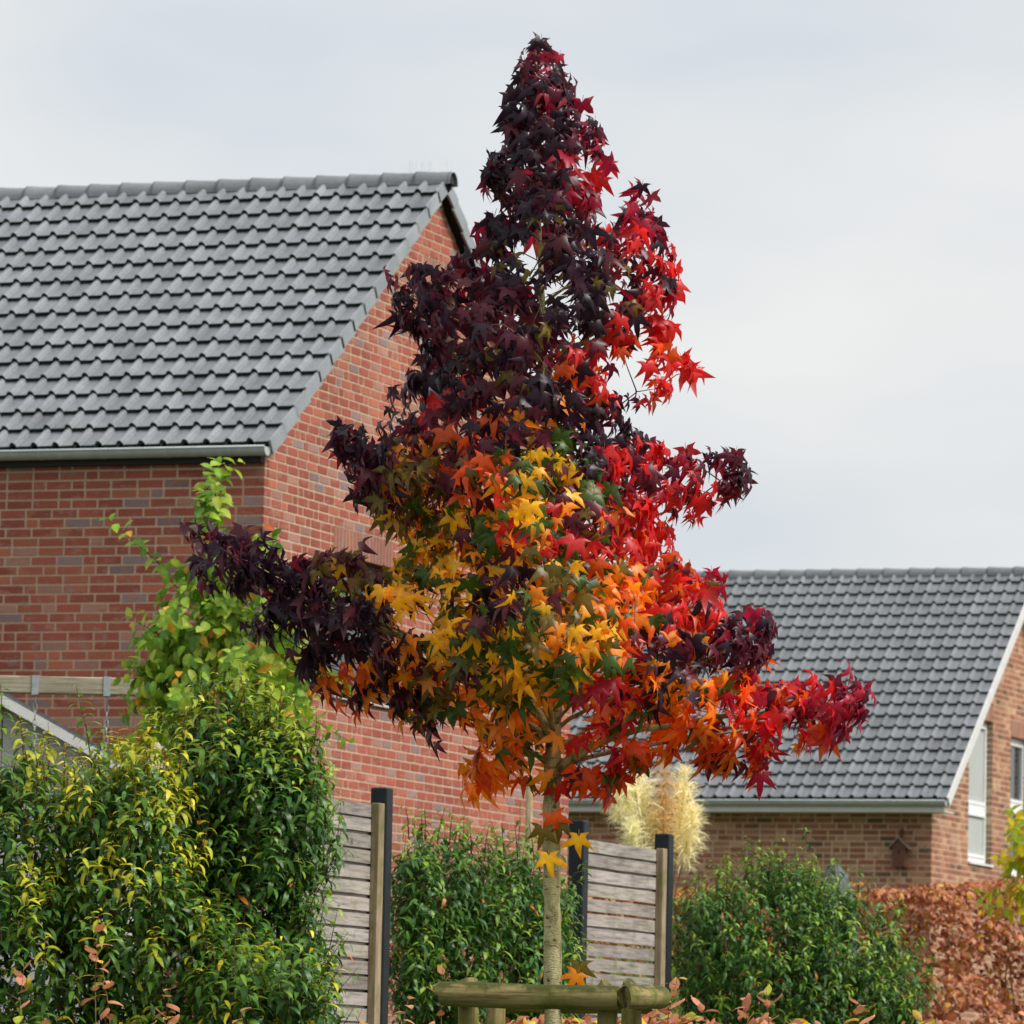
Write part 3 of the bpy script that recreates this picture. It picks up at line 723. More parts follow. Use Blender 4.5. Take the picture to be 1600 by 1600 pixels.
def sample_shell(E, n, inner=.55, lo=None):
    vol = np.array([e[1][0]*e[1][2] + e[1][0]*e[1][1] for e in E]); pr = vol/vol.sum(); out_ = []
    while len(out_) < n:
        c, r_ = E[RNG.choice(len(E), p=pr)]
        d = nrm(RNG.normal(0, 1, 3)); rr = random.uniform(inner, 1)**.6; p = c + d*r_*rr
        if lo is not None and p[2] < lo: continue
        deep = min(np.linalg.norm((p-c2)/r2) for c2, r2 in E)
        if deep < inner: continue
        out_.append((p, nrm(d/r_)))
    return out_
def inpoly(x, y, poly):
    ins = False; j = len(poly)-1
    for i in range(len(poly)):
        xi, yi = poly[i]; xj, yj = poly[j]
        if (yi > y) != (yj > y) and x < (xj-xi)*(y-yi)/(yj-yi) + xi: ins = not ins
        j = i
    return ins
def vary(c, s=.18):
    k = random.uniform(1-s, 1+s); return (c[0]*k*random.uniform(.93, 1.07), c[1]*k, c[2]*k*random.uniform(.9, 1.1))

# ------------------------------------------------------------------ laurels
def laurel(name, label, base, ells, nshoot, nfill, leaf, colf, tall=None, seed=1, group=None, slen=(.18, .36)):
    random.seed(seed)
    root = empty(name, base); tag(root, label, 'shrub', group); root_inv = np.array(base)
    f = Foliage(); E = ellipsoids(ells)
    E0 = [(c-root_inv, r_) for c, r_ in E]; lo = .15
    for p, d in sample_shell(E0, nshoot, .72, lo):
        dd = nrm(d*.5 + np.array([0, 0, 1.1]) + RNG.normal(0, .2, 3)); p = p + nrm(d)*random.gauss(0, .07) + np.array([0, 0, max(-.05, random.gauss(0, .06))])
        f.shoot(p - dd*.12, dd, random.uniform(*slen), random.randint(10, 15), leaf, lambda u, q: colf(u, q + root_inv), stem=.0035)
    for p, d in sample_shell(E0, nfill, .45, lo):
        SHR[0] = 1.0; f.leaf(p, d + RNG.normal(0, .6, 3) + np.array([0, 0, -.3]), np.array([0, 0, 1]) + d + RNG.normal(0, .4, 3), leaf*random.uniform(.7, 1.1), colf(random.random()*.5, p + root_inv))
    for (qx, qy, l) in (tall or []):
        # upright whips that stand above the outline
        Y = ells[0][4]; P = at(qx, qy, Y) - root_inv; ddir = np.array([random.gauss(0, .06), 0, 1])
        f.shoot(P - ddir*l, ddir, l, int(l*60), leaf*.95, lambda u, q: colf(.5+.5*u, q + root_inv), stem=.005, start=.15)
    # main stems
    b = MB()
    for k in range(6):
        c, r_ = E0[k % len(E0)]; a_ = (random.gauss(0, .12), random.gauss(0, .1), 0)
        b.tube([a_, (np.array(a_)*.5 + c*.5) + RNG.normal(0, .06, 3), c + np.array([0, 0, r_[2]*.5])], [.025, .018, .008], 6)
    b.build('trunk', MAT['twig_brown'], root, smooth=True)
    f.finish(root, LANCE, MAT['leaf_laurel'], MAT['twig_red']); return root
def base_at(px, Y): p = at(px, 1600, Y); return (p[0], Y, ground_z(Y))
DG, MG, LG, YG, YL = (.032, .095, .018), (.07, .17, .020), (.17, .29, .028), (.42, .45, .03), (.68, .54, .03)
def mixc(a, b, t): return tuple(x*(1-t)+y*t for x, y in zip(a, b))
def col_dark(u, q):
    px, py = pix(q); t = random.random(); hi = max(0, min(1, (1300-py)/220))
    if u > .5 and SHR[0] < .22 + .45*hi: return vary(mixc(LG, YG, max(0, u-.45)*1.3*(.4 + hi)))
    if u > .75: return vary(mixc(MG, LG, .4))
    if t < .012: return vary((.50, .15, .03))
    return vary(DG if t < .55 else MG)
def col_yel(u, q):
    px, py = pix(q); t = random.random(); hi = max(0, min(1, (1500-py)/320)); e = max(.25, min(1, (px-10)/70))
    if u > .30 and SHR[0] < .16 + .62*hi*e: return vary(mixc(mixc(LG, YG, .6), YL, max(0, (u-.3)*1.1*random.random() + .15)))
    if t < .02: return vary(YL)
    if u > .6: return vary(mixc(MG, LG, random.random()))
    return vary(DG if t < .5 else MG)
def col_mid(u, q):
    t = random.random()
    if u > .55 and SHR[0] < .4: return vary(mixc(LG, YG, max(0, u-.6)*.7))
    if u > .75: return vary(mixc(MG, LG, random.random()))
    if t < .015: return vary((.45, .17, .04))
    return vary(DG if t < .55 else MG)

laurel('laurel_shrub', 'big laurel with yellow young shoots beside the wooden swing beam', base_at(150, 30.3),
    [(60, 1360, 120, 165, 30.3, .45), (190, 1385, 110, 185, 30.1, .45), (60, 1520, 130, 150, 30.0, .5), (250, 1500, 120, 150, 30.0, .45), (215, 1250, 60, 60, 30.3, .3), (15, 1250, 45, 55, 30.4, .3), (400, 1560, 110, 80, 29.6, .35)],
    640, 3600, .105, col_yel, tall=[(135, 1070, .5), (5, 1070, .35), (240, 1110, .4), (195, 1140, .35), (60, 1140, .3), (280, 1130, .35), (100, 1160, .3), (160, 1130, .3), (30, 1120, .3), (215, 1160, .3)], seed=11)
laurel('laurel_shrub', 'tall dark green laurel covering the end of the slat fence', base_at(400, 30.8),
    [(380, 1225, 90, 95, 30.8, .42), (430, 1305, 80, 110, 30.7, .45), (330, 1320, 80, 160, 30.9, .4), (385, 1430, 100, 150, 30.7, .45), (435, 1535, 85, 105, 30.5, .4), (345, 1150, 50, 50, 30.9, .3), (462, 1205, 38, 45, 30.8, .25)],
    620, 3800, .104, col_dark, tall=[(350, 1035, .45), (410, 1045, .4), (470, 1085, .35), (310, 1065, .35), (385, 1060, .35), (440, 1070, .35), (505, 1150, .3), (512, 1210, .3), (330, 1060, .3), (290, 1100, .3)], seed=12)
laurel('laurel_shrub', 'clipped laurel hedge filling the gap between the two slat fence panels', base_at(760, 34.6),
    [(690, 1395, 75, 85, 34.0, .4), (790, 1415, 85, 78, 34.8, .4), (848, 1455, 42, 80, 35.3, .3), (700, 1500, 85, 120, 34.1, .4), (810, 1510, 85, 120, 34.8, .4), (650, 1375, 32, 60, 33.6, .25), (645, 1470, 40, 130, 33.6, .3), (862, 1540, 34, 70, 35.3, .22)],
    560, 3800, .09, col_mid, tall=[(640, 1258, .2), (668, 1262, .2), (706, 1268, .2), (735, 1282, .2), (805, 1288, .2), (830, 1282, .25), (760, 1290, .2), (780, 1285, .22), (690, 1262, .2), (655, 1262, .2), (725, 1275, .2), (860, 1350, .2), (905, 1475, .2), (915, 1530, .2), (908, 1345, .15)], seed=13, slen=(.15, .30))
laurel('laurel_shrub', 'wide rounded laurel beyond the short slat panel, next to the copper beech hedge', base_at(1230, 39.5),
    [(1210, 1460, 125, 100, 39.5, .7), (1120, 1485, 70, 100, 39.0, .5), (1310, 1490, 90, 100, 39.7, .6), (1380, 1550, 68, 85, 39.9, .5), (1200, 1540, 150, 90, 39.2, .6), (1225, 1390, 62, 40, 39.6, .4), (1095, 1440, 36, 50, 38.9, .3), (1310, 1570, 130, 70, 39.5, .5)],
    700, 5200, .085, col_mid, tall=[(1190, 1312, .3), (1225, 1320, .28), (1150, 1335, .3), (1245, 1325, .3), (1120, 1345, .25), (1290, 1370, .25), (1395, 1450, .2), (1090, 1355, .25), (1170, 1325, .3), (1208, 1308, .3), (1262, 1340, .28), (1330, 1400, .25), (1360, 1430, .25), (1420, 1500, .2), (1135, 1330, .25), (1310, 1385, .2), (1075, 1375, .2)], seed=14, slen=(.15, .30))

# ------------------------------------------------------------------ young green tree behind the tall laurel
def green_tree():
    random.seed(21)
    Y = 37.0; base = base_at(350, Y); root = empty('young_fruit_tree', base); b0 = np.array(base)
    tag(root, 'slender light green young tree with pointed shoots in front of the red brick wall', 'tree')
    f = Foliage(); b = MB()
    tips = [(315, 790, 328, 710), (345, 800, 352, 705), (330, 850, 300, 745), (300, 950, 232, 800), (290, 1000, 250, 915), (280, 1010, 200, 960), (390, 900, 375, 830), (420, 920, 415, 810), (440, 960, 450, 870), (300, 1060, 195, 1040),
            (340, 960, 300, 880), (360, 1000, 330, 900), (400, 1000, 390, 930), (330, 1060, 255, 990), (280, 1080, 215, 1075), (450, 1040, 460, 960), (430, 1080, 480, 1060), (380, 1090, 350, 1000), (320, 1090, 270, 1010), (370, 900, 345, 840), (300, 1100, 240, 1100)]
    top = at(360, 950, Y) - b0
    b.tube([(0,0,-.1), top*.5 + np.array([.03, 0, 0]), top], [.035, .028, .014], 8); b.build('trunk', MAT['twig_brown'], root, smooth=True)
    cols = [(.18, .31, .03), (.29, .41, .045), (.11, .22, .03), (.40, .46, .07)]
    def cf(u, q):
        t = random.random()
        if t < .05: return vary((.55, .30, .03))
        if t < .07: return vary((.5, .14, .05))
        return vary(cols[0] if t < .4 else cols[1] if t < .65 else cols[2] if t < .88 else cols[3])
    for (x0, y0, x1, y1) in tips:
        for k in range(1 if x1 < 240 and y1 < 1000 else 3 if y0 < 880 else 5):
            A = at(x0, y0, Y + random.gauss(0, .25)) - b0; Bp = at(x1 + random.gauss(0, 6 + 14*k), y1 + abs(random.gauss(0, 10 + 40*k)), Y + random.gauss(0, .2 + .1*k)) - b0
            l = np.linalg.norm(Bp-A)
            f.shoot(A, Bp-A, l, max(9, int(l*34)), .118, cf, stem=.005, droop=1.2, spread=1.0, start=.05)
    E = ellipsoids([(330, 1000, 110, 100, Y, .5), (400, 1010, 90, 100, Y, .5), (300, 1060, 100, 70, Y, .5), (345, 900, 50, 80, Y, .3), (260, 1000, 60, 70, Y, .3), (430, 1080, 70, 60, Y, .4)])
    for p, d in sample_shell([(c-b0, r_) for c, r_ in E], 1100, .1):
        f.leaf(p, d + np.array([0, 0, -.7]) + RNG.normal(0, .4, 3), d + np.array([0, 0, .7]) + RNG.normal(0, .4, 3), .10*random.uniform(.7, 1.15), cf(.5, p))
    f.finish(root, OVATE, MAT['leaf_soft'], MAT['twig_red'])
green_tree()

# ------------------------------------------------------------------ yellow-green young tree in front of the right house
def yellow_tree():
    random.seed(22)
    Y = 49.0; base = base_at(1640, Y); root = empty('young_maple_tree', base); b0 = np.array(base)
    tag(root, 'thin young tree with sparse yellow-green leaves in front of the copper hedge', 'tree')
    f = Foliage(); b = MB(); top = at(1625, 1250, Y) - b0
    b.tube([(0,0,-.1), top*.5, top], [.03, .022, .01], 8); b.build('trunk', MAT['twig_brown'], root, smooth=True)
    def cf(u, q):
        t = random.random()
        return vary((.58, .48, .03) if t < .5 else (.30, .40, .03) if t < .93 else (.6, .30, .03))
    for (x0, y0, x1, y1) in [(1635, 1420, 1515, 1355), (1635, 1400, 1540, 1395), (1630, 1380, 1560, 1285), (1630, 1330, 1585, 1262), (1632, 1440, 1545, 1410), (1628, 1360, 1570, 1340), (1628, 1300, 1600, 1275), (1620, 1390, 1590, 1320), (1630, 1420, 1585, 1390), (1628, 1300, 1660, 1230), (1630, 1360, 1690, 1290), (1628, 1250, 1640, 1190)]:
        A = at(x0, y0, Y + random.gauss(0, .1)) - b0; Bp = at(x1, y1, Y + random.gauss(0, .25)) - b0; l = np.linalg.norm(Bp-A)
        f.shoot(A, Bp-A, l, max(10, int(l*40)), .135, cf, stem=.005, droop=1.5, start=.2)
    f.finish(root, OVATE, MAT['leaf_soft'], MAT['twig_brown'])
yellow_tree()

# ------------------------------------------------------------------ copper beech hedges
def cop(u, q):
    t = random.random()
    if t < .55: return vary((.36, .125, .055))
    if t < .80: return vary((.46, .20, .10))
    if t < .92: return vary((.20, .06, .03))
    return vary((.52, .30, .05))
def beech(name, label, path, height, width, nleaf, size, seed, topw=.05, twigs=(), colf=cop):
    random.seed(seed)
    p0 = np.array(path[0]); root = empty(name, (p0[0], p0[1], ground_z(p0[1]))); tag(root, label, 'hedge'); b0 = np.array(root.location)
    f = Foliage(); pts = [np.array(p) for p in path]
    seg = [np.linalg.norm(pts[i+1]-pts[i]) for i in range(len(pts)-1)]; tot = sum(seg)
    for _ in range(nleaf):
        s = random.random()*tot; i = 0
        while s > seg[i] and i < len(seg)-1: s -= seg[i]; i += 1
        d = (pts[i+1]-pts[i])/seg[i]; n = np.array([d[1], -d[0]]); c = pts[i] + d*s
        h = height(i + s/seg[i]) + .05*math.sin(c[0]*3.1) + .03*math.sin(c[0]*9.7)
        side = random.random()
        if side < .66: xx = width*(1 - .22*abs(random.gauss(0, 1))); z = h*random.random()**.8
        elif side < .82: xx = random.uniform(-width, width); z = h - abs(random.gauss(0, topw))
        else: xx = random.uniform(-width, width); z = h*random.random()
        bul = .09*math.sin(z*7 + c[0]*2.3) + .07*math.sin(c[0]*6+z*3) - (.22 if math.sin(c[0]*7.1+z*2.7)*math.sin(z*8.3-c[0]*1.9) > .62 else 0)
        P = np.array([c[0] + n[0]*(xx+bul), c[1] + n[1]*(xx+bul), ground_z(c[1]) + z]) - b0
        out_ = np.array([n[0], n[1], 0])
        f.leaf(P, out_*.7 + np.array([0, 0, -.5]) + RNG.normal(0, .55, 3), out_*.5 + np.array([0, 0, .8]) + RNG.normal(0, .5, 3), size*random.uniform(.7, 1.2), colf(0, P))
    b = MB()
    for k in range(int(tot*3)):
        s = random.random()*tot; i = 0
        while s > seg[i] and i < len(seg)-1: s -= seg[i]; i += 1
        c = pts[i] + (pts[i+1]-pts[i])/seg[i]*s; z = ground_z(c[1]) - b0[2]; q = np.array([c[0]-b0[0], c[1]-b0[1], z]); h = height(i + s/seg[i])
        b.tube([q, q + np.array([random.gauss(0, .08), random.gauss(0, .08), h*.55]), q + np.array([random.gauss(0, .14), random.gauss(0, .12), h*.93])], [.014, .009, .004], 5)
    tag(b.build('stems', MAT['twig_brown'], root, smooth=True), kind='stuff')
    for (x0, y0, x1, y1, Y, n) in twigs:
        A = at(x0, y0, Y) - b0; Bp = at(x1, y1, Y-.05) - b0; l = np.linalg.norm(Bp-A)
        f.shoot(A, Bp-A, l, n, size*1.15, colf, stem=.0035, start=.35, droop=1.5, spread=1.1)
    f.finish(root, BEECH, MAT['leaf_beech'], MAT['twig_brown'], 'foliage', 'twigs')
hx = lambda px, Y: (at(px, 1400, Y)[0], Y)
hz = lambda py, Y: at(1450, py, Y)[2] - ground_z(Y)
h_r, h_l = hz(1383, 54.0), hz(1412, 50.0)
beech('beech_hedge', 'tall copper brown beech hedge in front of the lower buff-brown house', [hx(815, 49), hx(1150, 51), hx(1700, 54), hx(2100, 56)], lambda s: h_l + (h_r-h_l)*min(s, 2)/2, .42, 21000, .082, 31)
lowh = at(800, 1606, 28.0)[2] - ground_z(28.0)
tw = [(150, 1640, 140, 1428, 27.6, 12), (175, 1640, 168, 1500, 27.7, 9), (30, 1640, 25, 1510, 27.8, 7), (255, 1650, 250, 1540, 27.7, 6), (262, 1650, 262, 1575, 27.7, 4), (1205, 1640, 1195, 1545, 27.6, 9), (1180, 1640, 1150, 1560, 27.6, 9), (1110, 1640, 1100, 1565, 27.7, 7),
      (690, 1640, 684, 1515, 27.8, 5), (620, 1640, 640, 1555, 27.7, 5), (1040, 1640, 1040, 1525, 27.9, 8), (1345, 1640, 1340, 1565, 27.7, 6), (600, 1640, 560, 1590, 27.7, 4), (390, 1650, 372, 1575, 27.8, 4)]
def low_profile(s_):
    x = -200 + 2100*s_; prev = (-300, 1600)
    for nx in ((60, 1598), (170, 1606), (240, 1632), (560, 1632), (640, 1606), (1040, 1600), (1120, 1592), (1320, 1596), (1400, 1612), (2000, 1612)):
        if x <= nx[0]: t = (x-prev[0])/(nx[0]-prev[0]); py = prev[1] + (nx[1]-prev[1])*t; return at(x, py, 28.3)[2] - ground_z(28.3)
        prev = nx
    return lowh
def cop_low(u, q):
    t = random.random()
    if t < .12: return vary((.62, .42, .03))
    if t < .16: return vary((.40, .42, .04))
    return cop(u, q) if t < .6 else vary((.50, .22, .12))
beech('beech_hedge', 'low copper beech hedge with bare twigs behind the log tree guard', [hx(-200, 28.2), hx(1900, 28.7)], low_profile, .25, 6400, .078, 32, twigs=tw, colf=cop_low)

# ------------------------------------------------------------------ pampas grass
def pampas():
    random.seed(41)
    Y = 48.0; base = base_at(1030, Y); root = empty('pampas_grass', base); b0 = np.array(base)
    tag(root, 'pampas grass with cream and tan feathery plumes behind the short slat panel', 'grass')
    pr = [lance_proto(.035, 1.0, 0, 3), lance_proto(.05, 1.5, 0, 3)]
    pr = [lance_proto(.03, .9, 0, 4), lance_proto(.045, 1.6, 0, 4)]
    specs = [([(1012, 1410), (1006, 1310), (992, 1235), (974, 1232), (966, 1275)], 30, (.80, .77, .56)), ([(1015, 1410), (1012, 1320), (1006, 1260), (1000, 1200)], 24, (.80, .75, .50)),
             ([(1035, 1410), (1037, 1310), (1036, 1250), (1040, 1186)], 20, (.62, .43, .20)), ([(1050, 1410), (1058, 1320), (1066, 1260), (1071, 1200)], 24, (.80, .73, .46)), ([(1052, 1410), (1066, 1350), (1078, 1300), (1084, 1262)], 22, (.80, .74, .50)), ([(1005, 1410), (1000, 1360), (990, 1310), (985, 1280)], 20, (.78, .76, .55))]
    for (axis, wpx, col) in specs:
        f = Foliage(); k = Y/F; dY = random.gauss(0, .12); Q = np.array([at(x, y, Y + dY) - b0 for x, y in axis]); n_ = len(Q)-1
        lo = Q[0].copy(); lo[2] = 0; lo[0] *= .5
        st = MB(); st.tube([lo] + list(Q), [.008] + [.007 - .005*i/n_ for i in range(n_+1)], 5); st.build('stalk', MAT['twig_brown'], root)
        for i in range(640):
            u = .28 + .72*random.random(); q = u*n_; j = min(int(q), n_-1); P = Q[j]*(1-(q-j)) + Q[j+1]*(q-j); tg = nrm(Q[j+1]-Q[j])
            o = nrm(RNG.normal(0, 1, 3)*np.array([1, .8, .4])); prof = math.sin(math.pi*min(1, .18 + .80*(u-.28)/.72))**.7
            ln_ = wpx*k*(.5 + 1.15*prof)*random.uniform(.6, 1.35)
            f.leaf(P, tg*random.uniform(.35, 1.1) + o*random.uniform(.35, .9), tg*.6 + o*.3 + RNG.normal(0, .5, 3) + np.array([0, 0, .5]), ln_, vary(col, .2), 2)
        bulk('plume', pr, f.w, f.M, f.c, MAT['plume'], root)
    f = Foliage()
    for i in range(260):
        P = np.array([random.gauss(0, .12), random.gauss(0, .12), 0]); yd = np.array([random.gauss(0, .30), random.gauss(0, .30), 1]); hgt = at(1030, 1320, Y)[2] - b0[2]
        f.leaf(P, yd, np.array([P[0], P[1], .0]) + RNG.normal(0, .4, 3), hgt*random.uniform(.6, 1.05), vary((.16, .24, .05)), 1)
    bulk('blades', [lance_proto(.012, 1.3, .2, 6)], f.w, f.M, f.c, MAT['leaf_soft'], root)['kind'] = 'stuff'
pampas()

# ------------------------------------------------------------------ swing beam, shed, stake, grey cover
def swing():
    Y = 40.5; P = at(130, 1072, Y); root = empty('swing_frame', (P[0], P[1], ground_z(Y)), 0); tag(root, 'weathered wooden swing beam with two metal hangers behind the yellow-tipped laurel', 'swing')
    k = Y/F; zc = P[2] - ground_z(Y); x0, x1 = at(-260, 1072, Y)[0]-P[0], at(272, 1072, Y)[0]-P[0]; h = 13.5*k
    sl = ROLL*.0
    b = MB(); b.box((x0, -.05, zc-h), (x1, .05, zc+h)); b.build('beam', MAT['beam_wood'], root, bevel=.006)
    for xe in (x0+.12, x1-.12):
        for s in (-1, 1):
            b = MB(); b.tube([(xe + .02*s, s*.9, -.1), (xe, s*.053, zc-.02)], .05, 10); b.build('leg', MAT['beam_wood'], root, smooth=True)
    for px in (56, 168):
        xx = at(px, 1072, Y)[0]-P[0]
        b = MB(); t = .006; w_ = .024
        b.box((xx-w_, -.05-t, zc-h-.01), (xx+w_, -.0505, zc+h+t)); b.box((xx-w_, -.0505, zc+h+.0005), (xx+w_, .0505, zc+h+t)); b.box((xx-w_, .0505, zc-h-.01), (xx+w_, .05+t, zc+h+t))
        br = b.build('hanger_bracket', MAT['galvanised'], root)
        c = MB(); z = zc-h-.01; i = 0
        while z > zc - 1.45:
            pts = []; L_ = .034
            for q in range(9):
                a = 2*math.pi*q/8; ox = math.cos(a)*.013; oz = math.sin(a)*L_
                pts.append((xx + (ox if i % 2 else 0), (0 if i % 2 else ox), z - L_ + oz))
            c.tube(pts, .004, 5, cap=False); z -= L_*1.62; i += 1
        c.build('chain', MAT['galvanised'], root, smooth=True)
    sz = zc-1.5; b = MB(); xa, xb = at(56, 1072, Y)[0]-P[0], at(168, 1072, Y)[0]-P[0]
    b.box((xa-.05, -.09, sz-.02), (xb+.05, .09, sz+.02)); b.build('seat', MAT['beam_wood'], root, bevel=.004)
swing()
def shed():
    Y = 44.5; A = at(5, 1090, Y); B_ = at(128, 1160, Y)      # ridge and the right eave of its gable
    root = empty('garden_shed', (A[0], A[1], ground_z(Y)), 0); tag(root, 'grey garden shed with pale sloping roof edge behind the swing beam', 'shed')
    zr = A[2]-ground_z(Y); run = B_[0]-A[0]; zeave = B_[2]-ground_z(Y); sl = (zeave-zr)/run; run2 = run + .35
    ze2 = zr + sl*run2; nb = 16; bwid = 2*run2/nb
    for i in range(nb):
        x0 = -run2 + i*bwid + .004; x1 = x0 + bwid - .008
        zt = lambda x: zr + sl*abs(x) - .06
        b = MB(); b.hexa([(x0,0,0),(x1,0,0),(x1,.02,0),(x0,.02,0),(x0,0,zt(x0)),(x1,0,zt(x1)),(x1,.02,zt(x1)),(x0,.02,zt(x0))]); b.build('board', MAT['shed_board'], root)
    b = MB(); b.box((-run2, .022, 0), (run2, .05, ze2-.08)); b.box((-run2, .052, 0), (-run2+.04, 2.0, ze2-.09)); b.box((run2-.04, .052, 0), (run2, 2.0, ze2-.09)); b.build('wall', MAT['shed_board'], root)
    for s in (-1, 1):
        b = MB(); p = [(0,-.10,zr-.0),(s*(run2+.12),-.10,zr+sl*(run2+.12)),(s*(run2+.12),2.1,zr+sl*(run2+.12)),(0,2.1,zr)]
        q = [(x, y, z+.05) for x, y, z in p]; pp = p+q
        if s < 0: pp = [pp[i] for i in (1,0,3,2,5,4,7,6)]
        b.hexa(pp); ro = b.build('roof', MAT['cover_grey'], root)
        b = MB(); p = [(.002*s,-.125,zr-.07),(s*(run2+.12),-.125,zr+sl*(run2+.12)-.07),(s*(run2+.12),-.102,zr+sl*(run2+.12)-.07),(.002*s,-.102,zr-.07)]
        pp = p + [(x, y, z+.085) for x, y, z in p]
        if s < 0: pp = [pp[i] for i in (1,0,3,2,5,4,7,6)]
        b.hexa(pp); b.build('roof_trim', MAT['white_board'], root)
shed()
def stake():
    Y = 42.0; A = at(828, 1232, Y); root = empty('garden_stake', (A[0], Y, ground_z(Y))); tag(root, 'pale slender garden stake rising behind the clipped laurel hedge', 'stake')
    b = MB(); h = A[2]-ground_z(Y); b.tube([(0,0,-.1), (.006,0,h*.5), (-.004,0,h)], [.030, .028, .026], 10); b.build('pole', MAT['batten_wood'], root, smooth=True)
    b = MB(); b.tube([(-.004,0,h+.001), (-.004,0,h+.03)], [.026, .008], 10); b.build('tip', MAT['batten_wood'], root)
stake()
def cover():
    Y = 47.0; A = at(1298, 1348, Y); root = empty('grill_cover', (A[0], Y, ground_z(Y))); tag(root, 'dark grey rounded hump showing above the wide laurel', 'cover')
    k = Y/F; h = A[2]-ground_z(Y); b = MB(); N = 16; rows_ = [(0, .33), (.35, .31), (.6, .27), (.78, .22), (.88, .175), (.95, .11), (.985, .05), (1, .004)]
    for t, r_ in rows_:
        for q in range(N):
            a = 2*math.pi*q/N; fo = 1 + .06*math.sin(a*5 + t*3); b.v.append((r_*fo*math.cos(a)*.85 + (t-.5)*.08, r_*fo*math.sin(a), h*t))
    for i in range(len(rows_)-1):
        for q in range(N): b.f.append((i*N+q, i*N+(q+1) % N, (i+1)*N+(q+1) % N, (i+1)*N+q)); b.m.append(0)
    b.build('shell', MAT['cover_grey'], root, smooth=True)
    b = MB(); b.tube([(.34*.85*math.cos(q*.4), .34*math.sin(q*.4), .03) for q in range(17)], .012, 6); b.build('hem', MAT['cover_grey'], root, smooth=True)
cover()

# ------------------------------------------------------------------ log guard round the tree
def guard():
    random.seed(51)
    th = .26; Y = 24.75; P = at(828, 1556, Y); zb = ground_z(Y); root = empty('tree_guard', (P[0], P[1], zb), -th); tag(root, 'low guard of mossy round logs on posts around the sweetgum trunk', 'tree guard')
    k = Y/F; zc = P[2]-zb; r_ = 19.5*k; hx_ = 147*k
    def log(name, a, b_, rad, par):
        a, b_ = np.array(a, float), np.array(b_, float); n = 9; bb = MB(); ln = np.linalg.norm(b_-a)
        pts = [(0,0,0)] + [(ln*t, random.gauss(0, .002), random.gauss(0, .002)) for t in (0.004, .03, .2, .4, .6, .8, .97, .996)] + [(ln,0,0)]
        rr = [rad*.90, rad*.95, rad*.985] + [rad*random.uniform(.97, 1.02) for _ in range(4)] + [rad*.985, rad*.95, rad*.90]
        bb.tube(pts, rr, 18); me = bb.mesh(name, MAT['log_wood'], smooth=True); me.set_sharp_from_angle(angle=R(40))
        d = nrm(b_-a); z = np.array([0, 0, 1.]) if abs(d[2]) < .9 else np.array([0, 1., 0]); y = nrm(np.cross(z, d)); z = np.cross(d, y)
        M = Matrix.Identity(4)
        for i in range(3): M[i][0], M[i][1], M[i][2], M[i][3] = d[i], y[i], z[i], a[i]
        return link(name, me, par, M)
    dep = .55
    log('rail', (-hx_-.0, 0, zc), (hx_-.01, 0, zc-.004), r_, root)
    log('rail', (hx_+.032, -.03, zc), (hx_+.032, dep+.02, zc+.012), r_*.98, root)
    log('rail', (-hx_+.05, dep+.13, zc-.01), (hx_-.05, dep+.13, zc-.01), r_*.95, root)
    for (x, y, top) in ((-hx_+.105, r_+.045, .010), (hx_-.085, r_+.045, -.0), (hx_-.085, dep-.02, .012), (-hx_+.105, dep+.02, -.03)):
        log('post', (x, y, -.2), (x, y, zc + r_ + top), .044, root)
guard()

# ------------------------------------------------------------------ the sweetgum
POLY = [(828,58),(870,70),(895,105),(905,150),(950,190),(965,250),(970,300),(1005,290),(1035,310),(1050,360),(1070,400),(1080,460),(1060,510),(1060,545),(1085,540),(1110,580),(1100,610),(1060,625),(1020,650),(1015,675),(1060,690),(1090,710),(1150,705),(1190,730),(1190,785),(1150,790),(1110,830),(1075,835),(1085,880),(1130,905),(1150,960),(1190,945),(1225,975),(1222,1030),(1195,1070),(1240,1070),(1290,1065),(1335,1045),(1380,1055),(1370,1120),(1330,1165),(1300,1180),(1230,1190),(1185,1235),(1150,1210),(1100,1225),(1060,1190),(1000,1225),(950,1260),(910,1250),(880,1255),(840,1250),(800,1235),(770,1265),(720,1260),(700,1225),(720,1190),(680,1190),(640,1175),(600,1130),(560,1130),(520,1110),(470,1090),(430,1020),(400,1000),(375,985),(370,940),(330,945),(290,910),(270,850),(275,815),(330,820),(400,830),(450,872),(500,860),(560,850),(600,838),(545,810),(530,760),(515,720),(505,670),(540,665),(600,650),(595,620),(620,590),(650,560),(605,510),(590,450),(595,405),(640,395),(690,420),(730,400),(745,350),(740,300),(745,245),(770,230),(765,180),(790,140),(800,90)]
PAL = dict(p=(.028, .009, .021), m=(.105, .012, .028), c=(.34, .009, .034), r=(.60, .018, .018), s=(.70, .090, .010), o=(.84, .235, .010), y=(.87, .43, .014), g=(.052, .098, .010), v=(.16, .11, .016))
